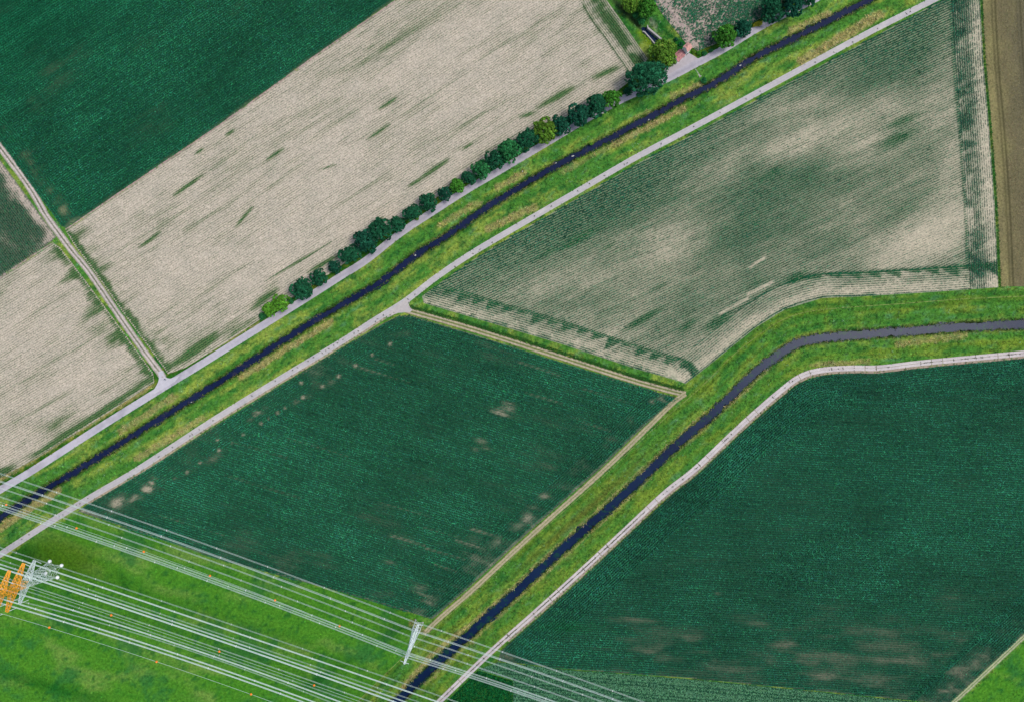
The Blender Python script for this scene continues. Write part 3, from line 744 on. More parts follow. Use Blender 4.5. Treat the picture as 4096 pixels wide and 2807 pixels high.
e6 = [(1900, 2700), (2005, 2600), (2160, 2462), (2336, 2304), (2500, 2150), (2676, 1986), (2800, 1888), (2980, 1716), (3126, 1588), (3208, 1526), (3290, 1500), (3406, 1491), (3518, 1490), (3670, 1472), (3847, 1455), (4096, 1432), (4400, 1404)]
e6r = [(4400, 2250), (4096, 2532), (3950, 2668), (3800, 2807), (3690, 2910)]
def den_f6(u, v):
    d6, a6, _ = pdist(u, v, e6); d6r, _, _ = pdist(u, v, e6r)
    st6 = np.clip(.65 + .9 * fbm(u, v, 14, 3, 146, 3, 7), .1, 1.3)
    d = .97 + .12 * fbm(u, v, 150, 4, 141, 3, 2.2) + .10 * fbm(u, v, 12, 3, 142, 3, 8)
    d = d - .42 * sstep(2300, 2640, v) * sstep(-.5, .9, fbm(u, v, 70, 4, 143, 3, 2.6)) * sstep(2150, 2500, u) - .12 * sstep(-.1, .9, fbm(u, v, 110, 4, 148, 3, 2.4))
    for (x, y, rx, ry, k) in ((2753, 2553, 30, 10, .6), (2806, 2606, 60, 13, .5), (3165, 2570, 50, 18, .5), (3106, 2506, 70, 12, .45), (3330, 2550, 80, 10, .4), (3318, 2430, 90, 30, .3), (3788, 2394, 60, 26, .35), (3641, 2594, 40, 22, .4), (3141, 2717, 150, 12, .5), (3900, 2210, 90, 30, .25), (3935, 2582, 26, 9, .6), (3847, 2682, 40, 20, .4), (3770, 2758, 24, 14, .7), (2520, 2475, 110, 6, .6), (2640, 2588, 60, 16, .4), (2050, 2640, 40, 14, .7), (2020, 2625, 26, 16, .8), (2870, 2375, 12, 5, .8), (3600, 2240, 120, 8, .25), (3830, 1930, 60, 20, .15), (3600, 2650, 70, 10, .4), (3300, 2700, 110, 14, .35), (3050, 2290, 110, 10, .2), (2450, 2600, 100, 8, .4), (2150, 2590, 50, 20, .25), (3080, 1790, 60, 30, .12), (2980, 1880, 30, 20, .2)):
        d = d - .62 * k * blob(u, v, x, y, rx * 1.35, ry * 1.6, 3) * st6
    d = d + .12 * sstep(150, 80, d6) - .16 * sstep(40, 8, d6) * sstep(-.5, .3, fbm(u, v, 30, 3, 147))
    return d + .3 * np.exp(-((d6r - 112) / 12) ** 2) - .25 * sstep(95, 40, d6r) * sstep(-.4, .5, fbm(u, v, 50, 3, 144))

# ------------------------------------------------------------------ fields: bare earth where the crop is thin, low growth where it is thick
def soil(name, poly, colr, z=0.02): return polygon(name, poly, z, M['soil'], colr)
def field(poly, earth, green, cover, step=8.0, z=0.02, mixs=.3):
    """one field: its outline as a sheet and, on it, the earth with its low growth"""
    o = soil('field', poly, mixs * np.asarray(earth) + (1 - mixs) * np.asarray(green), z)
    x0, x1, y0, y1 = clip_box(poly)
    gx_ = np.arange(x0, x1, step); gy_ = np.arange(y0, y1, step)
    U, Vv = np.meshgrid(gx_, gy_); u = U.ravel(); v = Vv.ravel()
    ins = inside(u, v, poly).reshape(U.shape)
    q = ins[:-1, :-1] & ins[:-1, 1:] & ins[1:, 1:] & ins[1:, :-1]
    k = np.arange(len(u)).reshape(U.shape)
    F = np.stack([k[1:, :-1], k[1:, 1:], k[:-1, 1:], k[:-1, :-1]], -1)[q]
    t = np.clip(cover(u, v), 0, 1)
    c = mixa(np.tile(np.asarray(earth, float), (len(u), 1)), green, t)
    use = np.unique(F); mp = np.full(len(u), -1); mp[use] = np.arange(len(use))
    V = flat(np.c_[u, v], z + .006)[use]
    tag(obj('field_earth', mesh_np('field_earth', V, mp[F], M['soil'], c[use], True)), kind='structure')

CLIP = (-150, 4246, -150, 2957)
def clip_box(poly):
    P = np.asarray(poly, float)
    x0, x1 = max(P[:, 0].min(), CLIP[0]), min(P[:, 0].max(), CLIP[1])
    y0, y1 = max(P[:, 1].min(), CLIP[2]), min(P[:, 1].max(), CLIP[3])
    return x0, x1, y0, y1

field(F1, A(130, 140, 106), A(40, 96, 70), lambda u, v: sstep(.35, .95, den_f1(u, v)))
field(F2, A(226, 213, 192), A(104, 134, 82), lambda u, v: .9 * sstep(.35, 1.3, den_young(u, v, head_green2(u, v), -32.5, 81)) + .06, 7.0, mixs=.8)
field(F3, A(226, 213, 192), A(104, 134, 82), lambda u, v: .9 * sstep(.35, 1.3, den_young(u, v, head_green3(u, v), -31.5, 101)) + .06, 7.0, mixs=.8)
field(F3B, A(204, 190, 172), A(84, 108, 84), lambda u, v: .9 * sstep(.2, 1.0, den_f3b(u, v)), 8.0, .024)
field(F5, A(216, 206, 178), A(120, 146, 112), lambda u, v: .92 * sstep(-.1, 1.0, den_f5(u, v)[0]), 7.0)
field(F4, A(188, 180, 154), A(48, 98, 72), lambda u, v: sstep(-.1, .88, den_f4(u, v)), 7.0)
field(F6, A(160, 150, 128), A(48, 96, 72), lambda u, v: sstep(-.25, .85, den_f6(u, v)), 7.0)
soil('field', F8, A(44, 92, 66), 0.024)
soil('field', F9, A(18, 70, 34), 0.028)
soil('field', F11, A(196, 180, 166))

# stubble field on the right edge: wheel ruts run its length
stl = smooth([(3930, -255), (3930, 0), (3945, 264), (3968, 529), (3989, 823), (4004, 1150)], 12)
T_ = np.linspace(0, 1, 60)
P_ = stl[:, None, :] + np.stack([T_ * 420, T_ * 0], -1)[None]
u_ = P_[..., 0].ravel(); v_ = P_[..., 1].ravel(); x_ = np.tile(T_ * 420, len(stl))
def rut(c, w): return np.exp(-((x_ - c) / w) ** 2)
cs = np.ones((len(u_), 3)) * A(130, 122, 90)
cs = mixa(cs, A(162, 154, 104), np.clip(sstep(75, 20, x_) * .8 + .5 * fbm(u_, v_, 26, 3, 51, 88, 4), 0, 1))
cs = mixa(cs, A(112, 108, 88), np.clip(sstep(60, 150, x_) * .6, 0, 1))
cs = mixa(cs, A(146, 138, 94), np.clip(fbm(u_, v_, 40, 3, 52, 88, 5), 0, 1) * .5)
ruts = np.clip(rut(38, 3.5) + .8 * rut(50, 3.0) + .8 * rut(138, 3) + .7 * rut(150, 3) + .6 * rut(240, 3), 0, 1)
cs = mixa(cs, A(66, 66, 40), ruts * .85)
Vs = flat(np.c_[u_, v_], 0.02 - 0.012 * ruts)
k_ = np.arange(len(u_)).reshape(len(stl), 60)
Fs = np.stack([k_[:-1, :-1], k_[1:, :-1], k_[1:, 1:], k_[:-1, 1:]], -1).reshape(-1, 4)
tag(obj('stubble_field', mesh_np('stubble_field', Vs, Fs, M['soil'], cs, True)), kind='structure')


# ------------------------------------------------------------------ crops, plant by plant along their rows
def rows(poly, ang, row_m, step_m):
    x0, x1, y0, y1 = clip_box(poly)
    a = math.radians(ang); d = np.array((math.cos(a), math.sin(a))); n = np.array((-d[1], d[0]))
    c = np.array([(x0, y0), (x1, y0), (x1, y1), (x0, y1)])
    s0, s1 = (c @ d).min(), (c @ d).max(); t0, t1 = (c @ n).min(), (c @ n).max()
    ss = np.arange(s0, s1, step_m / S); tt = np.arange(t0, t1, row_m / S)
    SS, TT = np.meshgrid(ss, tt)
    SS = SS + rng.uniform(-.35, .35, SS.shape) * step_m / S + rng.uniform(0, step_m / S, len(tt))[:, None]
    TT = TT + rng.normal(0, .035 / S, TT.shape)
    P = SS.reshape(-1, 1) * d + TT.reshape(-1, 1) * n
    m = (P[:, 0] > x0) & (P[:, 0] < x1) & (P[:, 1] > y0) & (P[:, 1] < y1)
    P = P[m]
    P = P[inside(P[:, 0], P[:, 1], poly)]
    return np.c_[P, np.full(len(P), -a)]

def edge_rows(line, poly, depth, row_m, step_m, side):
    """headland rows that follow an edge of the field"""
    L = smooth(line, step_m / S); n = normals(L) * side
    out = []
    tg = np.gradient(L, axis=0); yw = np.arctan2(-tg[:, 1], tg[:, 0])
    for k in np.arange(row_m * .5 / S, depth, row_m / S):
        Q = L + n * k + rng.normal(0, .03 / S, L.shape)
        Q = Q + np.gradient(L, axis=0) * rng.uniform(-.35, .35, (len(L), 1))
        out.append(np.c_[Q, yw])
    P = np.vstack(out)
    m = (P[:, 0] > CLIP[0]) & (P[:, 0] < CLIP[1]) & (P[:, 1] > CLIP[2]) & (P[:, 1] < CLIP[3])
    P = P[m]
    return P[inside(P[:, 0], P[:, 1], poly)]

def scatter(poly, per_m2):
    x0, x1, y0, y1 = clip_box(poly)
    n = int((x1 - x0) * (y1 - y0) * S * S * per_m2)
    P = np.c_[rng.uniform(x0, x1, n), rng.uniform(y0, y1, n)]
    return P[inside(P[:, 0], P[:, 1], poly)]

def plants(name, P, L, Hh, colr, blades=2, wide=.45, m=None, z0=0.02, kind='stuff', label=None, cat=None, droop=.55, parent=None, spread=.3):
    """one mesh of leaf blades: P plan pixels, L blade length (m), Hh height (m), colr per plant"""
    n = len(P)
    if n == 0: return None
    L = np.broadcast_to(np.asarray(L, float), (n,)); Hh = np.broadcast_to(np.asarray(Hh, float), (n,))
    X = flat(P[:, :2], 0)
    zb = np.broadcast_to(np.asarray(z0, float), (n,))
    V = np.empty((n, blades, 4, 3), np.float32)
    inrow = P.shape[1] == 3
    yaw = P[:, 2] + rng.normal(0, spread, n) if inrow else rng.uniform(0, 2 * math.pi, n)
    for b in range(blades):
        t = yaw + (2 * math.pi * b / blades if not inrow or blades != 3 else (0, math.pi, math.pi / 2)[b]) + rng.normal(0, .35, n)
        dx, dy = np.cos(t), np.sin(t)
        Lb = L * rng.uniform(.75, 1.2, n)
        hb = Hh * rng.uniform(.75, 1.2, n)
        w = Lb * wide * .5
        for q, (al, ac, hz) in enumerate(((-.04, 0, .35), (.5, -1, 1.0), (1.0, 0, droop), (.5, 1, .9))):
            V[:, b, q, 0] = X[:, 0] + dx * Lb * al - dy * w * ac
            V[:, b, q, 1] = X[:, 1] + dy * Lb * al + dx * w * ac
            V[:, b, q, 2] = zb + hb * hz
    F = np.arange(n * blades * 4).reshape(-1, 4)
    F = F[:, [0, 3, 2, 1]]
    cc = np.repeat(colr, blades * 4, axis=0)
    bv = np.repeat(rng.uniform(.8, 1.25, (n * blades, 1)), 4, axis=0)
    o = obj(name, mesh_np(name, V.reshape(-1, 3), F, m or M['crop'], cc * bv), parent)
    tag(o, label, cat, None, kind)
    return o

def vary(base, n, s=.3, hue=.12):
    c = np.tile(np.asarray(base, float), (n, 1))
    c *= np.exp(rng.normal(0, s, (n, 1)))
    c *= np.exp(rng.normal(0, hue, (n, 3)))
    return c


# --- F1: tall closed crop, upper left
ROW_T, STEP_T = 1.0, .27
P = rows(F1, -34, ROW_T, STEP_T)
d, _, _ = pdist(P[:, 0], P[:, 1], e1)
P = np.vstack([P[d > 81], edge_rows(e1, F1, 86, ROW_T, STEP_T, -1)]); u, v, yw = P.T
den = den_f1(u, v)
keep = rng.uniform(0, 1, len(u)) < den * .9 + .2
P = P[keep]; u, v, yw = P.T; den = np.clip(den[keep], .55, 1.1)
c = vary(A(42, 124, 88), len(u), .34, .12)
t = sstep(900, -100, u + 1.2 * v)
c = mixa(c, A(34, 150, 100), t * .55)
c *= (1 + .15 * fbm(u, v, 300, 2, 63) + .16 * fbm(u, v, 6, 2, 65, -34, 14) + .2 * fbm(u, v, 60, 3, 66, -34, 3))[:, None]
plants('maize_rows', P, .56 * den, .75, c, 2, .72, label='dark green maize closing its rows in the upper left field', cat='crop', spread=.7)

# --- F2 and F3: young crop in pale soil
def young(poly, ang, extra, seed, name, label, heads=()):
    P = rows(poly, ang, .95, .36)
    for (line, depth, side) in heads:
        d, _, _ = pdist(P[:, 0], P[:, 1], line)
        P = np.vstack([P[d > depth - 5], edge_rows(line, poly, depth, .95, .36, side)])
    u, v, yw = P.T
    g = extra(u, v)
    den = den_young(u, v, g, ang, seed)
    keep = rng.uniform(0, 1, len(u)) < np.clip(.42 + den, .1, 1)
    P = P[keep]; u, v, yw = P.T; den = den[keep]; g = g[keep]
    size = .26 + .30 * np.clip(den, 0, 1.1)
    c = vary(A(66, 100, 60), len(u), .36, .1)
    c = mixa(c, vary(A(34, 104, 54), len(u), .3, .12), np.clip(g * 1.1 + .1, 0, 1))
    plants(name, P, size, .12 + .3 * np.clip(g, 0, 1), c, 2, .5, label=label, cat='crop', spread=.2)
young(F2, -32.5, head_green2, 81, 'young_crop_rows', 'thin young crop rows in the pale field beside the tree row', [([(2290, -260), (2425, 0), (2500, 105), (2590, 235)], 95, 1)])
young(F3, -31.5, head_green3, 101, 'young_crop_rows', 'thin young crop rows in the pale field left of the gravel track')

P = rows(F3B, 54, .9, .36); u, v, yw = P.T
den = den_f3b(u, v)
keep = rng.uniform(0, 1, len(u)) < np.clip(.3 + den, .15, 1); P = P[keep]; den = den[keep]
plants('young_crop_rows', P, .34 + .34 * np.clip(den, 0, 1), .3, vary(A(38, 98, 70), len(P), .35, .12), 2, .6, label='patchy green crop in the wedge field at the left edge', cat='crop')

# --- F5: rows in the upper right field with headlands
ROW5, STEP5 = .98, .33
P = rows(F5, -25, ROW5, STEP5)
dR, _, _ = pdist(P[:, 0], P[:, 1], eR); dB, _, _ = pdist(P[:, 0], P[:, 1], eB); dL, _, _ = pdist(P[:, 0], P[:, 1], eL)
P = P[(dR > 116) & (dB > 94) & (dL > 82)]
hR = edge_rows(eR, F5, 118, ROW5, STEP5, 1)
hB = edge_rows(eB, F5, 96, ROW5, STEP5, 1)
dR, _, _ = pdist(hB[:, 0], hB[:, 1], eR); hB = hB[dR > 116]
hL = edge_rows(eL, F5, 84, ROW5, STEP5, -1)
dB, _, _ = pdist(hL[:, 0], hL[:, 1], eB); hL = hL[dB > 94]
P = np.vstack([P, hR, hB, hL]); u, v, yw = P.T
den, st = den_f5(u, v)
den = den + .2 * fbm(u, v, 9, 2, 126)
keep = rng.uniform(0, 1, len(u)) < np.clip(.48 + 1.0 * den, .1, 1)
P = P[keep]; u, v, yw = P.T; den = np.clip(den[keep], .05, 1.1); st = st[keep]
c = vary(A(40, 104, 76), len(u), .36, .1)
c = mixa(c, vary(A(28, 108, 62), len(u), .3, .1), st * .9)
plants('crop_rows', P, .30 + .40 * den, .2 + .3 * den, c, 2, .6, label='striped half grown crop rows in the upper right field', cat='crop', spread=.22)

# --- F4: closed crop in the middle
P = rows(F4, 17, ROW_T, STEP_T)
d, _, _ = pdist(P[:, 0], P[:, 1], e4); db, _, _ = pdist(P[:, 0], P[:, 1], e4b)
hb = edge_rows(e4b, F4, 95, ROW_T, STEP_T, 1)
d2, _, _ = pdist(hb[:, 0], hb[:, 1], e4)
P = np.vstack([P[(d > 90) & (db > 90)], edge_rows(e4, F4, 95, ROW_T, STEP_T, 1), hb[d2 > 90]]); u, v, yw = P.T
den = den_f4(u, v)
keep = rng.uniform(0, 1, len(u)) < den * .9 + .2
P = P[keep]; u, v, yw = P.T; den = np.clip(den[keep], .5, 1.1)
c = vary(A(46, 124, 90), len(u), .34, .12) * (1 + .2 * fbm(u, v, 260, 2, 135) + .18 * fbm(u, v, 6, 2, 139, 17, 14) + .2 * fbm(u, v, 60, 3, 130, 17, 3))[:, None]
plants('maize_rows', P, .56 * den, .75, c, 2, .72, label='dense blue green maize in the middle field between both streams', cat='crop', spread=.7)

# --- F6: closed crop at the lower right
P = rows(F6, 3.0, ROW_T, STEP_T)
d, _, _ = pdist(P[:, 0], P[:, 1], e6); dr_, _, _ = pdist(P[:, 0], P[:, 1], e6r)
P = np.vstack([P[(d > 115) & (dr_ > 103)], edge_rows(e6, F6, 120, ROW_T, STEP_T, 1), edge_rows(e6r, F6, 108, ROW_T, STEP_T, 1)]); u, v, yw = P.T
den = den_f6(u, v)
keep = rng.uniform(0, 1, len(u)) < den * .9 + .2
P = P[keep]; u, v, yw = P.T; den = np.clip(den[keep], .5, 1.1)
c = vary(A(44, 122, 90), len(u), .34, .12) * (1 + .18 * fbm(u, v, 260, 2, 145) + .18 * fbm(u, v, 6, 2, 149, 3, 14) + .2 * fbm(u, v, 60, 3, 140, 3, 3))[:, None]
c = mixa(c, A(24, 122, 60), .6 * blob(u, v, 2283, 2506, 110, 22, 3))
plants('maize_rows', P, .56 * den, .75, c, 2, .72, label='dense blue green maize in the large lower right field', cat='crop', spread=.7)

# --- F8 wheat with tramlines, F9 dark crop, F11 patchy crop, stubble tufts
P = scatter(F8, 8.0); u, v = P.T
tram = np.zeros(len(u), bool)
for (x0, y0, x1, y1) in ((2000, 2676, 3760, 2832), (2010, 2690, 3760, 2846), (2055, 2727, 3760, 2878), (2055, 2740, 3760, 2891), (2120, 2762, 3760, 2908), (2055, 2782, 3760, 2932), (2055, 2795, 3700, 2942)):
    tram |= pdist(u, v, [(x0, y0), (x1, y1)])[0] < 2.0
P = P[~tram]
plants('wheat', P, .36, .45, vary(A(116, 182, 134), len(P), .2, .08), 2, .6, label='pale green wheat with dark tramlines along the bottom edge', cat='crop')
P = scatter(F9, 6.0)
c9 = vary(A(24, 112, 54), len(P), .3, .12); c9 = mixa(c9, A(86, 140, 50), .5 * (rng.uniform(0, 1, len(P)) < .12))
plants('leafy_crop', P, .5, .5, c9, 2, .6, label='deep green leafy crop in the wedge beside the concrete track', cat='crop')
P = scatter(F11, 8.0); u, v = P.T
den = .45 + .65 * fbm(u, v, 55, 4, 151, -30, 1.4) + .35 * sstep(2800, 3050, u) - .6 * np.exp(-(pdist(u, v, [(2640, -20), (2700, 70), (2750, 130), (2780, 190)])[0] / 22) ** 2) - .3 * blob(u, v, 2760, 70, 70, 60)
keep = rng.uniform(0, 1, len(u)) < np.clip(den + .35, .1, 1); P = P[keep]
plants('patchy_crop', P, .42, .45, vary(A(52, 120, 84), len(P), .4, .12), 3, .6, label='patchy green crop above the road behind the pump house', cat='crop')
P = scatter(F7, 3.2); u, v = P.T
xx = u - np.interp(v, stl[:, 1], stl[:, 0])
rk = np.minimum(np.abs(xx - 44), np.abs(xx - 144)) > 10
P = P[rk]
plants('stubble', P, .36, .16, vary(A(150, 142, 98), len(P), .3, .1), 2, .3, label='dry stubble on the brown field at the right edge', cat='stubble')
# hedge-like dark weeds between the stubble and the rows
dl = smooth([(3924, -120), (3926, 0), (3940, 264), (3963, 529), (3985, 823), (4000, 1150)], 3)
P = dl + rng.normal(0, 2.4, dl.shape)
plants('weed_strip', P, .6, .5, vary(A(34, 92, 40), len(P), .3, .12), 3, .4, label='dark green weeds between the stubble field and the striped rows', cat='weeds')

# ------------------------------------------------------------------ grass on banks, verges and meadow
ALLF = [F1, F2, F3, F3B, F5, F7, F4, F6, F8, F9, F11]
def free(P):
    u, v = P.T
    m = np.ones(len(u), bool)
    for f in ALLF: m &= ~inside(u, v, f)
    for (l, hw) in ((R1, 15.0), (R2, 12.5), (R3, 13.0), (T1, 14), (T3, 12), (T4, 10), (T5, 9)):
        m &= pdist(u, v, l[::2])[0] > hw
    m &= ~inside(u, v, CANAL)
    for q in ([(633, 1486), (652, 1483), (672, 1512), (720, 1500), (640, 1562), (600, 1585), (636, 1513)], [(2700, 260), (2756, 200), (2798, 236), (2700, 302), (2655, 305)], [(1560, 1246), (1625, 1196), (1650, 1240), (1592, 1255)]):
        m &= ~inside(u, v, q)
    return m
P = np.c_[rng.uniform(-120, 4216, 190000), rng.uniform(-120, 2927, 190000)]
P = P[free(P)]
u, v = P.T
sd = stream_dists(u, v)
z = ground_z(u, v, sd)
me_ = (inside(u, v, MEADOW) | inside(u, v, F10)) & (sd[3] > 12)
ok = (z > -1.12) & (rng.uniform(0, 1, len(u)) < np.where(me_, .42, 1.0))
P = P[ok]; u, v = P.T; z = z[ok]; me_ = me_[ok]
sd = tuple(q[ok] for q in sd)
c = ground_col(u, v, sd)
c = c * np.exp(rng.normal(0, .42, (len(u), 1))) * np.exp(rng.normal(0, .14, (len(u), 3)))
br = rng.uniform(0, 1, len(u)) < .07 * sstep(-.2, .5, fbm(u, v, 70, 3, 161)) * ~me_
c[br] = A(150, 200, 140) * rng.uniform(.7, 1.3, (br.sum(), 1))
dk = rng.uniform(0, 1, len(u)) < .05
c[dk] *= .5
plants('grass_tufts', P, np.where(me_, .34, .5) * rng.uniform(.7, 1.4, len(u)), np.where(me_, .14, .32), c, 3, .32, M['tuft'], z - .02, label='green grass and weeds on the stream banks and the meadow', cat='grass')

P = np.c_[rng.uniform(-120, 4216, 260000), rng.uniform(-120, 2927, 260000)]
t = tall_amount(P[:, 0], P[:, 1]); k = rng.uniform(0, 1, len(t)) < t
P = P[k]; P = P[free(P)]; u, v = P.T
z = ground_z(u, v); P = P[z > -1.1]; z = z[z > -1.1]; u, v = P.T
c = vary(A(216, 200, 138), len(u), .28, .1)
c[rng.uniform(0, 1, len(u)) < .25] = A(112, 128, 56)
plants('tall_grass', P, .75 * rng.uniform(.7, 1.3, len(u)), .75, c, 3, .2, M['tuft'], z - .02, label='tall straw coloured grass standing along the water and the road', cat='grass', droop=.9)

# overhanging sedge at the water's edge
ed = []
for line, hw in ((S1, 1.6 / S), (S2, 2.15 / S)):
    L = smooth(line, 5.0)
    for s in (-1, 1):
        for r_ in range(2):
            Q = offset(L, s * hw) + rng.normal(0, 2.4, L.shape)
            ed.append(Q)
P = np.vstack(ed); u, v = P.T
m = (u > -120) & (u < 4216) & (v > -120) & (v < 2927); P = P[m]; u, v = P.T
z = np.maximum(ground_z(u, v), -1.12)
c = vary(A(58, 96, 40), len(u), .4, .15)
c[rng.uniform(0, 1, len(u)) < .22] = A(160, 155, 100)
plants('sedge', P, .6 * rng.uniform(.5, 1.3, len(u)), .5, c, 3, .3, M['tuft'], z - .02, label='dark sedge overhanging both edges of the streams', cat='sedge', droop=.5)

# weeds in the middle of the gravel track and in the joints of the plates
Lm = smooth(T1[(T1[:, 1] > 560) & (T1[:, 1] < 1480)], 3.0)
P = Lm + rng.normal(0, 1.3, Lm.shape); u, v = P.T
P = P[fbm(u, v, 30, 3, 171) > -.25]
plants('track_weeds', P, .38, .18, vary(A(86, 104, 60), len(P), .3, .1), 2, .5, M['tuft'], .05, label='low weeds down the middle of the gravel track', cat='weeds')
Lm = R3f[(R3f[:, 1] > 1300)]
P = np.repeat(Lm, 2, 0) + rng.normal(0, 1.1, (2 * len(Lm), 2)); u, v = P.T
lowp = sstep(1900, 2100, v)
keep = (fbm(u, v, 24, 3, 172) > .55 - .75 * lowp); P = P[keep]
jt = []
for k in range(npl):
    i = min(int(k * acc / 3.0), len(R3f) - 1)
    if rng.uniform() < .3:
        nn = rng.integers(3, 10)
        jt.append(R3f[i] + R3n[i] * rng.uniform(-9, 9, (nn, 1)) * (rng.uniform() < .5) + R3n[i] * rng.uniform(-4, 4, (nn, 1)) + rng.normal(0, .8, (nn, 2)))
P = np.vstack([P] + jt)
plants('joint_weeds', P, .25, .14, vary(A(70, 80, 56), len(P), .3, .1), 3, .5, M['tuft'], .09, label='dark weeds in the joints of the concrete track', cat='weeds')
for T_, a_, b_, lab in ((T3, -15, 40, 'dark grass strip beside the field track between two fields'),):
    L = smooth(T_, 3.0)[6:-4]
    off = offset(L, -18)
    P = np.vstack([off + rng.normal(0, 3.4, off.shape) for _ in range(5)])
    plants('grass_strip', P, .5, .35, vary(A(52, 104, 42), len(P), .35, .15), 3, .35, M['tuft'], .02, label=lab, cat='grass')
#BUILDINGS
# ------------------------------------------------------------------ pump house: low hall and small tower
def gable_house(name_w, name_r, parent, c, ax, length, width, eave, ridge, over, roofm, wallm, rows_n, courses=6):
    """c: centre on the ground, ax: unit vector along the ridge"""
    ax = Vector((ax[0], ax[1], 0)).normalized(); bx = Vector((ax.y, -ax.x, 0)); c = Vector((c[0], c[1], 0))
    up = Vector((0, 0, 1))
    w = MB()
    L, Wd = length / 2, width / 2
    b4 = [c + ax * sx * L + bx * sy * Wd for sx, sy in ((-1, -1), (1, -1), (1, 1), (-1, 1))]
    vs = [tuple(p + up * .0) for p in b4] + [tuple(p + up * eave) for p in b4] + [tuple(c - ax * L + up * (ridge - .06)), tuple(c + ax * L + up * (ridge - .06))]
    w.add(vs, [(0, 1, 5, 4), (2, 3, 7, 6), (1, 2, 6, 9, 5), (3, 0, 4, 8, 7)])
    w.build(name_w, wallm, parent)
    for s in (-1, 1):
        r = MB()
        drop = (ridge - eave) * over / Wd
        e = bx * s * (Wd + over)
        for k in range(courses):                      # tile courses, each lapping the one below
            t0, t1 = k / courses, (k + 1) / courses
            def pt(t, sx, lift): return c + ax * sx * (L + over * .8) + e * t + up * (ridge + (eave - drop - ridge) * t + lift)
            p = [pt(t0, -1, .02), pt(t0, 1, .02), pt(t1, 1, .07), pt(t1, -1, .07)]
            q = [pt(t0, -1, -.08), pt(t0, 1, -.08), pt(t1, 1, -.04), pt(t1, -1, -.04)]
            if s > 0: p = p[::-1]; q = q[::-1]
            r.add([tuple(x) for x in p + q], [(0, 1, 2, 3), (7, 6, 5, 4), (0, 4, 5, 1), (1, 5, 6, 2), (2, 6, 7, 3), (3, 7, 4, 0)])
        r.build(name_r, roofm, parent)
    return ax, bx, c

roof_l = surf('hall_roof_tiles', A(206, 146, 144), rough=0.85, layers=[(1.2, (.72, .7, .74), (1.22, 1.2, 1.15), .3, .7), (5.0, (.8, .8, .8), (1.2, 1.2, 1.2), .3, .7)])
roof_t = surf('tower_roof_tiles', A(238, 178, 160), rough=0.85, layers=[(1.6, (.66, .66, .7), (1.25, 1.3, 1.4), .35, .65), (5.0, (.8, .8, .8), (1.2, 1.2, 1.2), .3, .7)])
wood = surf('dark_wood', (.05, .045, .04), rough=.8, layers=[(3, (.7, .7, .7), (1.3, 1.3, 1.3), .3, .7)])
tc = W(2750.7, 188.8, 5.6); hc = W(2716.5, 222.5, 2.75)
hs = empty('pump_house', (hc.x, hc.y, 0), 'small white pump house with a tower and red tiled roofs beside the asphalt road', 'building')
inv = Matrix.Translation((-hc.x, -hc.y, 0))
n0 = set(bpy.data.objects)
axd = (.735, .68)
a1, b1, c1 = gable_house('hall_wall', 'hall_roof', None, (hc.x, hc.y), axd, 4.1, 3.1, 2.75, 3.75, .28, roof_l, M['white'], 6)
a2, b2, c2 = gable_house('tower_wall', 'tower_roof', None, (tc.x, tc.y), axd, 2.5, 2.75, 5.6, 6.75, .2, roof_t, M['white'], 5, 5)
def onwall(c, ax, bx, along, side, out, w, h, zc, name, m, th=.06):
    b = MB(); p = c + ax * along + bx * (side + out)
    b.box((p.x, p.y, zc), (w, th, h), math.atan2(ax.y, ax.x)); return b.build(name, m)
onwall(c1, a1, b1, -.5, 1.55, .03, 1.0, 2.0, 1.0, 'door', wood)
onwall(c1, a1, b1, 1.0, 1.55, .03, .7, .8, 1.5, 'window', wood)
onwall(c2, a2, b2, 0, 1.375, .03, .8, 1.9, .95, 'door', wood)
onwall(c2, a2, b2, 0, 1.375, .03, .6, .7, 4.2, 'window', wood)
for (cc_, ax_, bx_, al, sd_, zz_) in ((c1, a1, b1, -.9, .85, 3.3), (c1, a1, b1, .7, .8, 3.32), (c1, a1, b1, .3, -.8, 3.32), (c2, a2, b2, -.1, -.65, 6.3)):
    b = MB(); p = cc_ + ax_ * al + bx_ * sd_; b.box((p.x, p.y, zz_ + .05), (.22, .22, .3), .7); b.build('vent', wood)
for o in set(bpy.data.objects) - n0:
    o.parent = hs; o.matrix_parent_inverse = inv

# ------------------------------------------------------------------ concrete mouth of the ditch
ch = empty('culvert_channel', W(2605, 145), 'pale concrete walled channel with dark water beside the yellow green tree', 'channel')
inv = Matrix.Translation(-ch.location)
def wall_seg(name, pts, th, z0, z1):
    b = MB()
    P = flat(pts, 0); L = np.array(P)[:, :2]
    for i in range(len(L) - 1):
        d = L[i + 1] - L[i]; d /= np.hypot(*d); n = np.array((-d[1], d[0])) * th / 2
        b.prism([tuple(L[i] - n), tuple(L[i + 1] - n), tuple(L[i + 1] + n), tuple(L[i] + n)], z0, z1)
    o = b.build(name, M['concrete'], ch); o.matrix_parent_inverse = inv
wall_seg('channel_wall', [(2590, 113), (2646, 160)], .7, -1.8, .5)
wall_seg('channel_wall', [(2578, 129), (2619, 176)], .45, -1.8, .35)
wall_seg('headwall', [(2590, 104), (2589.5, 114)], .4, -1.8, .7)
wall_seg('headwall', [(2570, 127.5), (2579, 129.5)], .4, -1.8, .4)
polygon('channel_water', [(2574, 104), (2590, 108), (2650, 158), (2625, 180), (2572, 126), (2566, 112)], -1.0, wm2)

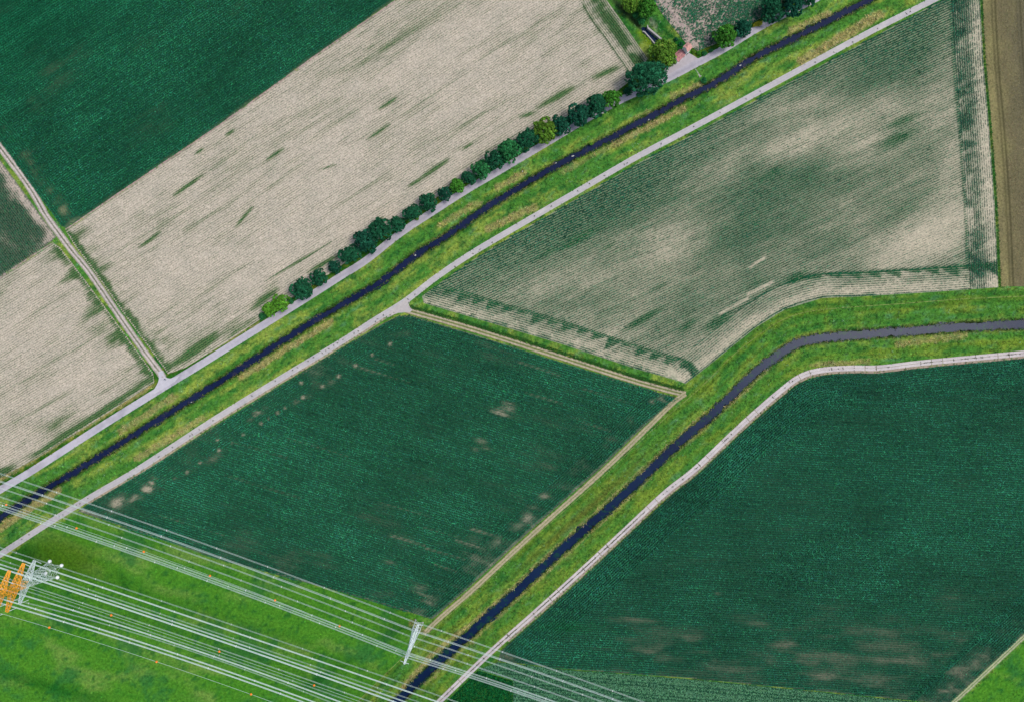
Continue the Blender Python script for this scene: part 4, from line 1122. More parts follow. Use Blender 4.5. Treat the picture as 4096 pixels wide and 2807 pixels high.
# ------------------------------------------------------------------ trees
def leaf_cloud(seed, n, lobes, size):
    r = np.random.default_rng(seed)
    cs, rs = [], []
    for k in range(lobes):
        t = 2 * math.pi * (k + r.uniform(-.3, .3)) / max(lobes - 2, 1); q = r.uniform(.42, .58) if k < lobes - 2 else r.uniform(0, .2)
        zz = r.uniform(-.25, .15) if k < lobes - 2 else r.uniform(.2, .36)
        cs.append((q * math.cos(t), q * math.sin(t), zz)); rs.append(r.uniform(.38, .5) if k < lobes - 2 else r.uniform(.5, .6))
    # small sprays on each lobe
    sub_c, sub_r, sub_o = [], [], []
    for c, rr in zip(cs, rs):
        m = int(38 * (rr / .45) ** 2)
        d = r.normal(size=(m, 3)); d[:, 2] = np.abs(d[:, 2]) * 1.0 - .25; d /= np.linalg.norm(d, axis=1)[:, None]
        sub_c.append(np.array(c) + d * rr * r.uniform(.78, 1.0, (m, 1))); sub_r.append(r.uniform(.09, .17, m)); sub_o.append(d)
    sub_c = np.vstack(sub_c); sub_r = np.concatenate(sub_r); sub_o = np.vstack(sub_o)
    # drop sprays buried deep inside other lobes
    keep = np.ones(len(sub_c), bool)
    for c, rr in zip(cs, rs):
        keep &= np.linalg.norm(sub_c - np.array(c), axis=1) > rr * .55
    sub_c, sub_r, sub_o = sub_c[keep], sub_r[keep], sub_o[keep]
    tone = np.exp(r.normal(0, .28, len(sub_c)))
    ii = r.integers(0, len(sub_c), n)
    d = r.normal(size=(n, 3)) + sub_o[ii] * .9; d /= np.linalg.norm(d, axis=1)[:, None]
    p = sub_c[ii] + d * sub_r[ii][:, None] * r.uniform(.55, 1.05, (n, 1))
    nrm = d * .8 + r.normal(size=(n, 3)) * .45 + np.array((0, 0, .35)); nrm /= np.linalg.norm(nrm, axis=1)[:, None]
    a = np.cross(nrm, r.normal(size=(n, 3))); a /= np.linalg.norm(a, axis=1)[:, None]; b = np.cross(nrm, a)
    sz = size * r.uniform(.6, 1.35, n)[:, None]
    V = np.stack([p - a * sz * .5, p + b * sz * .36 - nrm * sz * .1, p + a * sz * .62, p - b * sz * .36 - nrm * sz * .1], 1)
    col = np.repeat((tone[ii] * np.exp(r.normal(0, .22, n)))[:, None] * np.ones((1, 3)), 4, 0)
    col[:, 0] *= np.repeat(np.exp(r.normal(0, .12, n)), 4)
    V = V.reshape(-1, 3)
    return V, np.arange(4 * n).reshape(-1, 4), col

def leaf_m(name, rgb):
    return leaf_mat(name, trans=.3, tint=tuple(rgb))
LM = {'dark': leaf_m('leaves_dark', A(42, 112, 76)), 'mid': leaf_m('leaves_mid', A(58, 140, 80)), 'fresh': leaf_m('leaves_fresh', A(84, 158, 56)),
      'lime': leaf_m('leaves_lime', A(112, 182, 60)), 'gold': leaf_m('leaves_gold', A(112, 160, 56)), 'yellow': leaf_m('leaves_yellow', A(200, 200, 60)), 'blue': leaf_m('leaves_blue', A(38, 104, 78))}
CROWN = []
for k, (n, lobes, size) in enumerate(((3600, 7, .15), (3600, 8, .15), (3600, 9, .145), (3600, 6, .155), (7000, 12, .10), (6000, 11, .11))):
    V, F, c = leaf_cloud(300 + k, n, lobes, size)
    CROWN.append(mesh_np('crown', V, F, LM['dark'], c))
TRUNK = []
for k in range(3):
    b = MB(); random.seed(50 + k)
    P = [Vector((0, 0, -.1)), Vector((.03, .02, .5)), Vector((.02, .05, 1.0))]
    b.bar(P[0], P[1], .085, 8, .065); b.bar(P[1], P[2], .065, 8, .045)
    for q in range(5):
        t = 2 * math.pi * q / 5 + random.uniform(-.3, .3)
        s = P[1].lerp(P[2], random.uniform(.2, 1.0)); e = s + Vector((math.cos(t) * .45, math.sin(t) * .45, random.uniform(.35, .6)))
        b.bar(s, e, .035, 6, .012)
    me = bpy.data.meshes.new('trunk'); me.from_pydata(b.v, [], b.f); me.update(); me.materials.append(M['bark']); TRUNK.append(me)

def tree(name, px, py, rpx, kind, label, group=None, shape=0, cat='tree', flatz=.9, sq=(1, 1), rz=None, bush=False):
    r0 = rpx * S
    zc = r0 * (.55 if bush else 1.15)
    r = r0 * (1 - zc / HCAM) * 1.12
    p = W(px, py, zc)
    t = empty(name, (p.x, p.y, 0), label, cat, group, 0)
    cr = bpy.data.objects.new('crown', CROWN[shape]); link(cr, t)
    cr.location = (0, 0, zc); cr.scale = (r * sq[0], r * sq[1], r * flatz * (.8 if bush else 1)); cr.rotation_euler = (0, 0, random.uniform(0, 6.28) if rz is None else rz)
    cr.material_slots[0].link = 'OBJECT'; cr.material_slots[0].material = LM[kind]
    tr = bpy.data.objects.new('trunk', random.choice(TRUNK)); link(tr, t)
    tr.scale = (r * 1.0, r * 1.0, max(zc * .75, .3)); tr.rotation_euler = (0, 0, random.uniform(0, 6.28))
    return t

ROW = 'trees in a row along the asphalt road'
TREES = [
    (1049, 1266, 14, 'mid', 0, 'small dark bush at the lower end of the tree row, below the bright lobed tree', True),
    (1080, 1238, 29, 'lime', 1, 'bright green low tree at the lower end of the row, left of its taller twin', False),
    (1121, 1212, 33, 'lime', 2, 'bright green round tree near the lower end of the row, beside a dark tree', False),
    (1162, 1203, 14, 'mid', 3, 'little green bush squeezed between the bright green tree and the first dark tree', True),
    (1206, 1156, 43, 'dark', 1, 'first large dark tree of the row, right after the bright green pair', False),
    (1275, 1112, 32, 'dark', 2, 'second dark tree of the row counted from the bright green pair', False),
    (1339, 1068, 25, 'blue', 0, 'third dark tree from the bright green pair, the smallest of the lower group', False),
    (1399, 1016, 41, 'dark', 3, 'fourth dark tree from the bright green pair, round and touching the next crown', False),
    (1463, 965, 46, 'blue', 0, 'fifth dark tree from the bright green pair, widest crown of the lower group', False),
    (1521, 918, 43, 'dark', 2, 'sixth dark tree from the bright green pair, its crown touching both neighbours', False),
    (1587, 899, 32, 'dark', 1, 'seventh dark tree from the bright green pair, small at the end of the merged clump', False),
    (1648, 850, 35, 'dark', 3, 'lone dark round tree with bare gaps on both sides, eighth from the bright pair', False),
    (1713, 810, 35, 'dark', 0, 'dark round tree just before the tiny bush and the small lime tree', False),
    (1780, 776, 27, 'blue', 2, 'small dark tree directly below the small lime green tree', False),
    (1827, 746, 30, 'fresh', 1, 'small lime green tree halfway along the row between two dark trees', False),
    (1874, 714, 29, 'dark', 3, 'small dark tree directly above the lime green tree halfway along the row', False),
    (1924, 679, 37, 'mid', 0, 'mid green tree two places above the small lime tree', False),
    (1977, 641, 38, 'dark', 2, 'dark tree three places above the small lime tree halfway along', False),
    (2039, 605, 46, 'mid', 1, 'large mid green tree with a bright upper side, beside a white post on the road', False),
    (2108, 564, 46, 'dark', 3, 'large dark tree just below the golden green tree', False),
    (2180, 524, 47, 'gold', 2, 'large golden green tree in the upper half of the row', False),
    (2242, 502, 39, 'blue', 0, 'dark tree just above the golden green tree, followed by a gap', False),
    (2315, 458, 45, 'blue', 1, 'very dark dense tree after the gap above the golden green tree', False),
    (2383, 426, 45, 'dark', 3, 'ragged dark tree between the very dark tree and the yellow green round tree', False),
    (2447, 394, 36, 'fresh', 0, 'yellow green round tree, the last full tree before the big dark tree', False),
    (2511, 367, 16, 'dark', 2, 'narrow dark bush standing alone below the big dark tree', True),
]
for (x, y, r, kd, sh, lab, bush) in TREES:
    tree('roadside_bush' if bush else 'roadside_tree', x, y, r, kd, lab, ROW, sh, 'bush' if bush else 'tree', bush=bush)
tree('big_tree', 2588, 312, 70, 'dark', 'biggest dark tree, spreading over the road next to the pump house', None, 4, sq=(1.08, .92), rz=.5, flatz=.7)
tree('broad_tree', 2656, 216, 53, 'gold', 'broad yellow green tree touching the roof of the pump house', None, 5, flatz=.85)
TOP = 'trees around the ditch and the upper road'
tree('ditch_tree', 2588, 30, 36, 'fresh', 'round green tree above the concrete channel, right of its yellower neighbour', TOP, 0)
tree('ditch_tree', 2522, 14, 34, 'gold', 'yellowish tree over the dark ditch at the top edge', TOP, 1)
tree('ditch_bush', 2566, 84, 15, 'mid', 'green bush over the mouth of the concrete channel', TOP, 2, 'bush', bush=True)
tree('ditch_bush', 2545, 62, 13, 'mid', 'green bush on the ditch bank below the yellowish tree', TOP, 3, 'bush', bush=True)
tree('road_tree', 2901, 147, 42, 'fresh', 'bright green tree standing alone on the upper road, right of the pump house', TOP, 2)
tree('road_tree', 2970, 116, 34, 'blue', 'dark tree right behind the lone bright green tree on the upper road', TOP, 1)
tree('road_tree', 3089, 42, 44, 'dark', 'dark tree above the yellow flowering shrub on the upper road', TOP, 5)
tree('road_tree', 3176, 20, 46, 'blue', 'very dark tree overhanging the upper road at the top edge', TOP, 3)
tree('road_tree', 3238, -2, 26, 'dark', 'small dark tree cut by the top edge, uppermost on the upper road', TOP, 0)
tree('road_tree', 3130, -40, 40, 'dark', 'dark tree behind the road trees, mostly cut off by the top edge', TOP, 2)
tree('flowering_shrub', 3031, 98, 14, 'yellow', 'yellow flowering shrub between two dark trees on the upper road', None, 3, 'shrub', sq=(1.5, .75), rz=.55, bush=True)
tree('stream_bush', 2815, 322, 12, 'mid', 'round green bush at the end of the drain gutter beside the stream', None, 1, 'bush', bush=True)
tree('stream_bush', 2364, 576, 6, 'lime', 'tiny light green bush on the upper bank of the stream', None, 0, 'bush', bush=True)
SHR = 'shrubs along the road by the pump house'
for (x, y, r, kd, sh, lab) in ((2775, 208, 8, 'gold', 0, 'olive shrub against the front corner of the tower'), (2796, 214, 10, 'fresh', 1, 'green shrub between the tower and the road fork'), (2818, 214, 10, 'mid', 2, 'dark green shrub at the inner corner of the road fork'), (2843, 203, 9, 'mid', 3, 'low green shrub halfway between the fork and the lone bright tree'),
                              (2724, 178, 9, 'dark', 1, 'dark shrub behind the low hall of the pump house'), (2704, 158, 8, 'dark', 0, 'dark shrub on the green strip behind the yellow green tree')):
    tree('shrub', x, y, r, kd, lab, SHR, sh, 'shrub', bush=True)
for (x, y, r, kd, lab) in ((1667, 873, 9, 'gold', 'small yellowish bush between the lone dark tree and the next one'), (1614, 880, 9, 'mid', 'small bush left of the lone dark round tree'), (2278, 492, 9, 'mid', 'small bush in the gap after the golden green tree'), (1752, 797, 9, 'gold', 'small yellowish bush below the small dark tree'), (2215, 512, 10, 'mid', 'small bush under the crown edge of the golden green tree')):
    tree('roadside_bush', x, y, r, kd, lab, ROW, random.randrange(4), 'bush', bush=True)

# ------------------------------------------------------------------ lattice pylons
def lattice(mb, levels, r_leg, r_br):
    """levels: list of four corner points each; legs, rings and crossed braces"""
    for a, b in zip(levels[:-1], levels[1:]):
        for i in range(4):
            j = (i + 1) % 4
            mb.bar(a[i], b[i], r_leg, 4)
            mb.bar(a[i], b[j], r_br, 3); mb.bar(a[j], b[i], r_br, 3)
            mb.bar(b[i], b[j], r_br, 3)

def square(c, u, v, h, z):
    return [Vector((c[0], c[1], z)) + (u * sx + v * sy) * h for sx, sy in ((-1, 1), (1, 1), (1, -1), (-1, -1))]

def cross_arm(mb, s, c, u, v, z, half, wb, wt, hb, ht, r_leg, r_br, n=6):
    if True:
        lv = []
        for k in range(n + 1):
            t = k / n; q = .9 + (half - .9) * t
            w = wb + (wt - wb) * t; h = hb + (ht - hb) * t
            p = Vector((c[0], c[1], z)) + v * s * q
            lv.append([p - u * w + Vector((0, 0, 0)), p + u * w, p + u * w + Vector((0, 0, h)), p - u * w + Vector((0, 0, h))])
        lattice(mb, lv, r_leg, r_br)

def make_pylon(name, label, base_px, u_px, foot, heights, widths, paint_from, arms, mats, footr):
    bc = W(*base_px); u = Vector((u_px[0], -u_px[1], 0)).normalized(); v = Vector((-u.y, u.x, 0))
    root = empty(name, bc, label, 'pylon'); root.location.z = 0
    inv = Matrix.Translation((-bc.x, -bc.y, 0))
    def fin(mb, nm, m):
        o = mb.build(nm, m, root); o.matrix_parent_inverse = inv; return o
    lower, upper = MB(), MB()
    lv = [square(bc, u, v, w, z) for z, w in zip(heights, widths)]
    kk = next((i for i, z in enumerate(heights) if z >= paint_from), len(heights) - 1)
    lattice(lower, lv[:kk + 1], .10, .055)
    fin(lower, 'tower_body', mats[0])
    if kk < len(lv) - 1:
        lattice(upper, lv[kk:], .10, .06); fin(upper, 'tower_top', mats[1])
    for p in lv[0]:
        if footr > .3:
            b = MB(); b.ball((p.x, p.y, .35), footr, 14, 8, (1, 1, .9)); fin(b, 'footing', M['footing'])
        else:
            b = MB(); b.box((p.x, p.y, .2), (.55, .55, .6), math.atan2(u.y, u.x)); fin(b, 'footing', M['concrete'])
    for (z, half, wb, wt, hb, mi) in arms:
        for sd_ in (-1, 1):
            a = MB(); cross_arm(a, sd_, bc, u, v, z, half, wb, wt, hb, .5, .085, .055); fin(a, 'cross_arm', mats[mi])
    return root, bc, u, v, fin

def lin(hs_, h0, w0, h1, w1): return [w0 + (w1 - w0) * (h - h0) / (h1 - h0) for h in hs_]
hts = [.4, 3.6, 6.6, 9.4, 12.0, 14.4, 16.4, 18.4, 20.6, 22.8, 25.2, 28, 30.8, 33.5, 36, 38.5, 41]
wds = [2.78 + (1.45 - 2.78) * min(h, 16.4) / 16.4 if h <= 16.4 else 1.45 + (.45 - 1.45) * (h - 16.4) / 24.6 for h in hts]
big, bc, bu, bv, bfin = make_pylon('power_pylon', 'tall lattice pylon with orange painted top and white ball footings on the meadow', (216.5, 2274.5), (49, 17), None, hts, wds, 18.0,
    [(16.4, 9.5, 1.3, .42, 1.5, 0), (23.2, 10.4, 1.35, .45, 1.7, 1), (30.8, 9.9, 1.2, .42, 1.6, 1), (37.5, 7.0, .9, .4, 1.3, 1)], (M['steel'], M['orange']), .78)
hts2 = [.3, 3, 5.6, 8.1, 10.5, 12.8, 15, 17.1, 19.1, 21, 22.9, 24.8, 26.6, 28.4, 30.2, 32, 33.6]
wds2 = [1.75 + (.2 - 1.75) * h / 33.6 for h in hts2]
sml, sc_, su, sv, sfin = make_pylon('power_pylon', 'slender grey lattice pylon standing at the bank above the wide stream', (1672, 2497), (.94, .34), None, hts2, wds2, 99,
    [(19.1, 8.6, .8, .3, 1.1, 0), (26.6, 5.2, .55, .25, .9, 0)], (M['steel'], M['steel']), .2)

def insul(fin, p, q, dbl=False):
    b = MB(); p = Vector(p); q = Vector(q)
    b.bar(p, q, .05, 6)
    for k in range(9):
        c = p.lerp(q, .15 + .75 * k / 8); d = (q - p).normalized() * .05
        b.bar(c - d, c + d, .16, 8)
    fin(b, 'insulator', M['glass'])
up = Vector((0, 0, 1))
for z, half in ((23.2, 10.2), (30.8, 9.7), (16.4, 9.3), (23.2, 6.0), (30.8, 5.5)):
    for s in (-1, 1):
        t = Vector((bc.x, bc.y, z)) + bv * s * half
        for q in (-1, 1):
            insul(bfin, t + bv * s * (-.0) + bu * .3 * q, t - bv * s * 1.3 + bu * 1.9 * q - up * 1.9)
for z, half in ((19.1, 8.4), (19.1, 5.2)):
    for s in (-1, 1):
        t = Vector((sc_.x, sc_.y, z)) + sv * s * half
        for q in (-1, 1):
            insul(sfin, t, t + su * q * 1.9 - up * .2)

# ------------------------------------------------------------------ overhead lines
def quadfit(X, Y, xs):
    X = np.asarray(X, float); Y = np.asarray(Y, float)
    return np.polyval(np.polyfit(X, Y, 2 if len(X) > 2 else 1), xs)

def cable(label, spans, n_sub, gap, rad, group, spacer_every=None):
    """spans: list of (points [(px,py,z)...], x_from, x_to); curves are laid through the points"""
    pts = []
    for (P, xa, xb) in spans:
        P = np.asarray(P, float)
        xs = np.linspace(xa, xb, 26)
        ys = quadfit(P[:, 0], P[:, 1], xs); zs = quadfit(P[:, 0], P[:, 2], xs)
        seg = [W(x, y, z) for x, y, z in zip(xs, ys, zs)]
        pts += seg if not pts else seg[1:]
    c = pts[len(pts) // 2]
    root = empty('power_line', c, label, 'cable', group)
    inv = Matrix.Translation(-Vector(c))
    D = (pts[-1] - pts[0]); D.z = 0; D.normalize(); Nn = Vector((-D.y, D.x, 0))
    offs = [(k - (n_sub - 1) / 2) * gap for k in range(n_sub)]
    for k, o_ in enumerate(offs):
        b = MB(); b.tube([p + Nn * o_ + up * (.12 * (k % 2)) for p in pts], rad, 5)
        o = b.build('conductor', M['wire'], root, True); o.matrix_parent_inverse = inv
    if n_sub > 1:
        L = [0]
        for a, b_ in zip(pts[:-1], pts[1:]): L.append(L[-1] + (b_ - a).length)
        s = spacer_every * (.3 + .5 * random.random())
        while s < L[-1]:
            i = max(k for k in range(len(L)) if L[k] <= s); i = min(i, len(pts) - 2)
            t = (s - L[i]) / (L[i + 1] - L[i]); p = pts[i].lerp(pts[i + 1], t)
            b = MB(); w = offs[-1] + .2
            b.bar(p - Nn * w, p + Nn * w, rad * 1.25, 6)
            b.bar(p - D * .1, p + D * .1, rad * 1.7, 6)
            o = b.build('spacer', M['footing'], root); o.matrix_parent_inverse = inv
            s += spacer_every * random.uniform(.85, 1.15)
    return pts

G1 = 'overhead lines running over the grey pylon'
G2 = 'overhead lines running over the orange topped pylon'
PX = 1655
def upper_line(nm, label, y0, y3, y6, y13, yp, xp, yr, ye, z, n_sub, gap, rad):
    Lp = [(0, y0, z - 2.5), (300, y3, z - 4.2), (650, y6, z - 5.0), (1316, y13, z - 3.2), (xp, yp, z)]
    Rp = [(xp, yp, z), (1950, yr, z - 2.6), (2500, ye, z - 5.4)]
    return cable(label, [(Lp, -420, xp), (Rp, xp, 2950)], n_sub, gap, rad, G1, 26)
def e(y1950): return y1950 + 550 * .353
upper_line('U1', 'uppermost twin cable over the grey pylon, crossing the dark middle field', 1892.6, 1992.6, 2113, 2357, 2486, 1660, 2584.7, e(2584.7), 18.2, 2, .40, .05)
upper_line('U2', 'brightest triple cable over the grey pylon, second from the top', 1924, 2024, 2145, 2390.5, 2521, 1658, 2617.5, e(2617.5), 18.2, 3, .30, .06)
upper_line('U3', 'third twin cable over the grey pylon, along the edge of the dark field', 1950, 2051, 2171, 2417, 2545, 1645, 2644, e(2644), 18.2, 2, .40, .05)
upper_line('U4', 'fourth twin cable over the grey pylon, alone in the gap of the bundle', 1985, 2085, 2205.6, 2452, 2577, 1637, 2680, e(2680), 20, 2, .40, .05)
upper_line('U6', 'upper twin cable of the lowest close trio over the grey pylon', 2017, 2118, 2239, 2485, 2609, 1632, 2712, e(2712), 24, 2, .40, .062)
upper_line('U7', 'middle twin cable of the lowest close trio over the grey pylon', 2028, 2128, 2249.5, 2495, 2618, 1628, 2722, e(2722), 24, 2, .36, .062)
upper_line('U8', 'lowest twin cable of the close trio ending at the pylon tip', 2036, 2136.5, 2257.5, 2504, 2628, 1624, 2730, e(2730), 24, 2, .36, .062)
cable('thin single cable carrying orange balls over the grey pylon', [([(0, 2006, 26), (306, 2110, 25), (650, 2231, 24.6), (1100, 2399, 25.2), (1358, 2501, 26.5), (1626, 2612, 31)], -420, 1626), ([(1626, 2612, 31), (1950, 2714, 27), (2500, e(2714), 22)], 1626, 2950)], 1, 0, .045, G1)

def low_line(label, pts, n_sub, gap, rad, xa=-420, xb=2000, sp=30):
    return cable(label, [(pts, xa, xb)], n_sub, gap, rad, G2, sp)
low_line('thin twin cable at the upper side of the orange pylon, from the grey arm tip', [(0, 2184, 15), (140, 2238, 15), (299, 2288, 14), (650, 2400, 12.5), (1250, 2606.7, 11.5)], 2, .38, .045)
low_line('thick bright cable bundle from the upper tip of the long orange arm', [(0, 2206, 21.4), (95, 2247, 21.4), (300, 2312, 20.4), (650, 2426, 18.8), (1250, 2633, 17.5)], 4, .16, .07)
low_line('thin twin cable between the two upper thick bundles', [(0, 2233, 15), (218, 2314, 15), (300, 2339, 14), (650, 2451.5, 12.5), (1250, 2660.5, 11.5)], 2, .38, .045)
low_line('thick cable bundle, upper of the close thick pair', [(0, 2250, 21.4), (88, 2287, 21.4), (300, 2355, 20.4), (650, 2466, 18.8), (1250, 2675, 17.5)], 4, .15, .07)
low_line('thick cable bundle, lower of the close thick pair', [(0, 2267, 28.9), (40, 2283, 28.9), (300, 2368, 27.5), (650, 2481, 25.5), (1250, 2689, 24)], 4, .17, .08)
low_line('thin twin cable just below the close thick pair', [(0, 2301, 14.6), (300, 2402, 14), (650, 2514.6, 12.5), (1250, 2722.8, 11.5)], 2, .36, .045)
ballA = low_line('thin single cable with orange balls between two thin twin cables', [(0, 2312, 33), (300, 2413, 31), (650, 2527, 29), (1250, 2737, 27)], 1, 0, .05)
low_line('thin twin cable just above the lone thick bundle', [(0, 2326, 14.6), (300, 2427, 14), (650, 2540, 12.5), (1250, 2749, 11.5)], 2, .36, .045)
low_line('lone thick cable bundle between two thin twin cables', [(65, 2370, 21.4), (300, 2441, 20.4), (650, 2554, 18.8), (1250, 2764, 17.5)], 4, .16, .07)
low_line('thin twin cable just below the lone thick bundle', [(78, 2404, 15), (300, 2455, 14), (650, 2567, 12.5), (1250, 2777, 11.5)], 2, .36, .045)
low_line('thick cable bundle from the lower part of the long orange arm', [(0, 2391, 28.9), (50, 2407, 28.9), (300, 2480, 27.5), (650, 2596, 25.5), (1250, 2803, 24)], 4, .15, .07)
low_line('thick cable bundle from the lower tip of the long orange arm', [(0, 2408, 21.4), (30, 2421, 21.4), (300, 2496, 20.4), (650, 2611, 18.8), (1250, 2819, 17.5)], 4, .16, .07)
low_line('lowest single thin cable with orange balls over the meadow', [(0, 2451, 34), (197, 2508, 32.5), (626, 2645, 30), (1004, 2775, 28.5)], 1, 0, .05, -420, 1500)

BALL = None
for (x, y, z, lab) in ((25, 2017, 25.9, 'orange marker ball over the dark stream at the left edge'), (306, 2111, 25, 'orange marker ball just below the concrete path, second on the upper cable'), (575, 2205, 24.6, 'third orange marker ball on the upper cable, over the meadow'), (840, 2301, 24.7, 'fourth orange marker ball on the upper cable'), (1100, 2399, 25.2, 'fifth orange marker ball on the upper cable'), (1358, 2502, 26.5, 'last orange marker ball before the grey pylon'),
                       (445, 2459, 30.2, 'orange marker ball nearest the orange pylon on the middle cable'), (877, 2604, 28.1, 'second orange marker ball on the middle cable'), (1256, 2739, 27, 'orange marker ball low on the middle cable near the bottom edge'),
                       (197, 2508, 32.5, 'orange marker ball below the orange pylon on the lowest cable'), (626, 2645, 30, 'middle orange marker ball on the lowest cable'), (1004, 2775, 28.5, 'orange marker ball on the lowest cable near the bottom edge')):
    if BALL is None:
        b = MB(); b.ball((0, 0, 0), .42, 14, 9); b.bar((-.5, 0, 0), (.5, 0, 0), .09, 6); b.bar((0, 0, -.03), (0, 0, .03), .445, 14)
        o = b.build('marker_ball', M['ball'], None, True); BALL = o
    else:
        o = BALL.copy(); COL.objects.link(o)
    o.location = W(x, y, z); o.rotation_euler = (0, 0, -.33)
    tag(o, lab, 'marker ball', 'orange marker balls on the thin cables')

# ------------------------------------------------------------------ stones and small things at the water
def stone(px, py, rx, ry, ang, label, z=-.95, name='boulder', cat='stone'):
    b = MB(); b.ball((0, 0, 0), .5, 10, 7, (1, 1, .7), .18)
    o = b.build(name, M['stone'], None, True)
    o.location = W(px, py, z); o.scale = (rx * S * 1.7, ry * S * 1.7, min(rx, ry) * S * 1.4); o.rotation_euler = (0, 0, math.radians(ang))
    tag(o, label, cat)
stone(2291, 625, 7, 3.6, 20, 'long pale boulder in the narrow stream, the largest white stone')
stone(2595, 480, 4, 2.6, 35, 'small white stone at the lower edge of the stream below the big dark tree')
stone(2961, 263, 6, 3, 30, 'pale stone on the stream edge below the lone bright green tree')
stone(1661, 1022, 4.5, 4, 40, 'white stone in the narrow stream level with the merged dark trees')
stone(765, 1607, 3.5, 2.5, 30, 'little white stone at the stream edge below the road junction')
stone(2224, 653, 4, 2.6, 20, 'small pale stone on the upper bank left of the long boulder', -.6)
stone(2803, 305, 3.5, 2.8, 20, 'pale stone block at the lower end of the drain gutter', .1)
for (x, y, lab) in ((2063.5, 643, 'white post at the road edge below the large mid green tree'), (2090, 688, 'white post standing in the grass between the road and the stream')):
    b = MB(); b.bar((0, 0, 0), (0, 0, .95), .12, 8, .1); b.bar((0, 0, .95), (0, 0, 1.05), .15, 8)
    o = b.build('marker_post', M['white']); o.location = W(x, y, 0); tag(o, lab, 'post')

# weed clumps that grow through the concrete path
WB = []
for k in range(3):
    n = 9; r = np.random.default_rng(900 + k); V = []
    for i in range(n):
        t = r.uniform(0, 6.28); L = r.uniform(.25, .5); o0 = r.normal(0, .16, 2); w = L * .22
        d = np.array((math.cos(t), math.sin(t))); q = np.array((-d[1], d[0]))
        for (al, ac, z) in ((0, 0, .05), (.55, -1, .2), (1, 0, .12), (.55, 1, .2)):
            V.append((o0[0] + d[0] * L * al + q[0] * w * ac, o0[1] + d[1] * L * al + q[1] * w * ac, z))
    V = np.array(V); WB.append(mesh_np('weed_clump', V, np.arange(len(V)).reshape(-1, 4)[:, ::-1], M['tuft'], np.tile(A(74, 82, 62), (len(V), 1))))
dots = [(320, 2012), (352, 1992), (238, 2063), (252, 2058), (306, 2018), (635, 1826), (690, 1788), (760, 1742), (770, 1736), (798, 1716), (852, 1681), (1008, 1582), (1101, 1523), (1171, 1480), (1190, 1470), (1232, 1444), (1255, 1429), (1290, 1412), (1303, 1403), (1316, 1395), (1335, 1382), (1350, 1373), (1372, 1359), (1417, 1334), (1433, 1324), (1502, 1288), (1510, 1276), (1533, 1261), (1660, 1178), (1632, 1197), (1819, 1066), (1892, 1015), (1920, 999), (1968, 970), (2138, 865), (2205, 826), (2311, 766), (2358, 736), (2418, 703), (2497, 659), (2509, 653), (2645, 577), (2775, 508), (2880, 452), (2984, 398), (3040, 367), (3260, 250), (3335, 210), (3410, 169), (3510, 116), (3625, 56), (3640, 48), (88, 2155), (30, 2196), (118, 2137)]
dd_, aa_, ss_ = pdist(np.array([q[0] for q in dots], float), np.array([q[1] for q in dots], float), R2)
for k, (x, y) in enumerate(dots):
    o = bpy.data.objects.new('weed_clump', WB[k % 3]); link(o)
    o.location = W(x, y, .05); o.rotation_euler = (0, 0, random.uniform(0, 6.28)); o.scale = (1.0, random.uniform(.7, 1.1), 1)
    tag(o, 'little dark clump of weeds growing through the pale concrete path', 'weed', 'dark weed clumps along the concrete path')

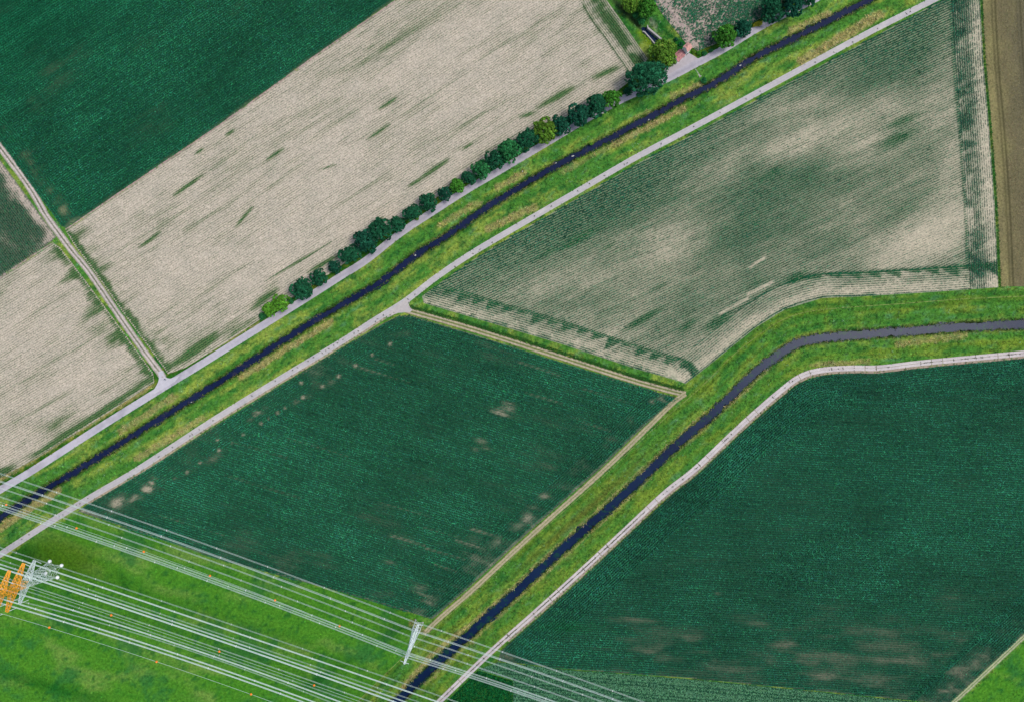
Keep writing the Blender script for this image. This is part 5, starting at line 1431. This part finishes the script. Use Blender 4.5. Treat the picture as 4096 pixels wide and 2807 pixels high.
# ------------------------------------------------------------------ two walkers at the road junction
def person(px, py, face, label, top_col, leg_col, hair_col, pack=None, stride=.18):
    root = empty('person', W(px, py, .06), label, 'person', None, face)
    J = {'pelvis': (0, 0, .95), 'spine': (0, .01, 1.15), 'chest': (0, 0, 1.36), 'neck': (0, .02, 1.5), 'head0': (0, .05, 1.6), 'head': (0, .06, 1.71)}
    E = [('pelvis', 'spine'), ('spine', 'chest'), ('chest', 'neck'), ('neck', 'head0'), ('head0', 'head')]
    R = {'pelvis': .15, 'spine': .135, 'chest': .16, 'neck': .06, 'head0': .09, 'head': .095}
    for s, nm in ((-1, 'l'), (1, 'r')):
        st = stride * s
        J.update({nm + 'hip': (.1 * s, 0, .9), nm + 'knee': (.1 * s, st * .9 + .05, .5), nm + 'ank': (.1 * s, st * 1.3 - .02, .08), nm + 'toe': (.11 * s, st * 1.3 + .17, .035),
                  nm + 'sh': (.19 * s, 0, 1.42), nm + 'el': (.25 * s, -st * .7 - .02, 1.13), nm + 'wr': (.25 * s, -st * 1.2 + .1, .92), nm + 'hand': (.25 * s, -st * 1.3 + .17, .83)})
        E += [('pelvis', nm + 'hip'), (nm + 'hip', nm + 'knee'), (nm + 'knee', nm + 'ank'), (nm + 'ank', nm + 'toe'), ('chest', nm + 'sh'), (nm + 'sh', nm + 'el'), (nm + 'el', nm + 'wr'), (nm + 'wr', nm + 'hand')]
        R.update({nm + 'hip': .095, nm + 'knee': .06, nm + 'ank': .045, nm + 'toe': .04, nm + 'sh': .07, nm + 'el': .045, nm + 'wr': .035, nm + 'hand': .04})
    keys = list(J); me = bpy.data.meshes.new('body')
    me.from_pydata([J[k] for k in keys], [(keys.index(a), keys.index(b)) for a, b in E], []); me.update()
    o = bpy.data.objects.new('body', me); COL.objects.link(o)
    md = o.modifiers.new('Skin', 'SKIN'); o.modifiers.new('Sub', 'SUBSURF').levels = 1
    for k, vert in enumerate(me.skin_vertices[0].data):
        vert.radius = (R[keys[k]],) * 2; vert.use_root = (k == 0)
    dg = bpy.context.evaluated_depsgraph_get(); ev = o.evaluated_get(dg)
    m2 = bpy.data.meshes.new_from_object(ev); bpy.data.objects.remove(o)
    m2.materials.clear()
    skin = surf('skin', (.45, .28, .2), rough=.6)
    mt = surf('top_cloth', top_col, rough=.9, layers=[(6, (.85, .85, .85), (1.1, 1.1, 1.1), .3, .7)]); ml = surf('leg_cloth', leg_col, rough=.9, layers=[(6, (.85, .85, .85), (1.1, 1.1, 1.1), .3, .7)]); mh = surf('hair', hair_col, rough=.7); ms = surf('shoe', (.04, .04, .04), rough=.6)
    for m in (mt, ml, skin, ms): m2.materials.append(m)
    for p in m2.polygons:
        c = p.center; p.use_smooth = True
        p.material_index = 3 if c.z < .1 else 1 if c.z < .93 and abs(c.x) < .2 else 2 if (c.z > 1.51 or (abs(c.x) > .2 and c.z < 1.1)) else 0
    b = obj('body', m2, root)
    h = MB(); h.ball((0, .035, 1.75), .125, 12, 8, (1, 1.08, .85)); h.build('hair', mh, root, True)
    for s in (-1, 1):
        e_ = MB(); e_.ball((.035 * s, .155, 1.7), .012, 6, 4); e_.build('eye', ms, root)
        e_ = MB(); e_.ball((.1 * s, .06, 1.69), .028, 6, 5, (.5, 1, 1)); e_.build('ear', skin, root)
        for q in range(4):
            f = MB(); x0 = .25 * s + (q - 1.5) * .018; y0 = -stride * s * 1.3 + .19
            f.tube([(x0, y0, .81), (x0, y0 + .03, .77), (x0, y0 + .028, .735 + .006 * abs(q - 1.3))], .009, 5); f.build('finger', skin, root, True)
        f = MB(); f.tube([(.25 * s - .03 * s, y0 - .0, .85), (.25 * s - .045 * s, y0 + .03, .81), (.25 * s - .04 * s, y0 + .045, .785)], .01, 5); f.build('thumb', skin, root, True)
    nz = MB(); nz.ball((0, .165, 1.675), .018, 6, 5, (.7, 1, 1.2)); nz.build('nose', skin, root)
    mo = MB(); mo.box((0, .152, 1.635), (.045, .012, .012)); mo.build('mouth', surf('lips', (.3, .1, .09), rough=.5), root)
    if pack:
        k = MB(); k.box((0, -.24, 1.25), (.3, .17, .44)); k.box((0, -.33, 1.17), (.22, .05, .22)); k.build('backpack', surf('pack_cloth', pack, rough=.9, layers=[(8, (.85, .85, .85), (1.1, 1.1, 1.1), .3, .7)]), root)
    return root
person(657, 1505.5, 2.4, 'person in a white and red top walking at the road junction', (.75, .6, .6), (.6, .55, .55), (.3, .06, .05))
person(664, 1516, 1.0, 'person in dark blue clothes with a grey backpack at the road junction', (.02, .03, .06), (.02, .03, .05), (.02, .018, .02), (.25, .32, .4), .3)
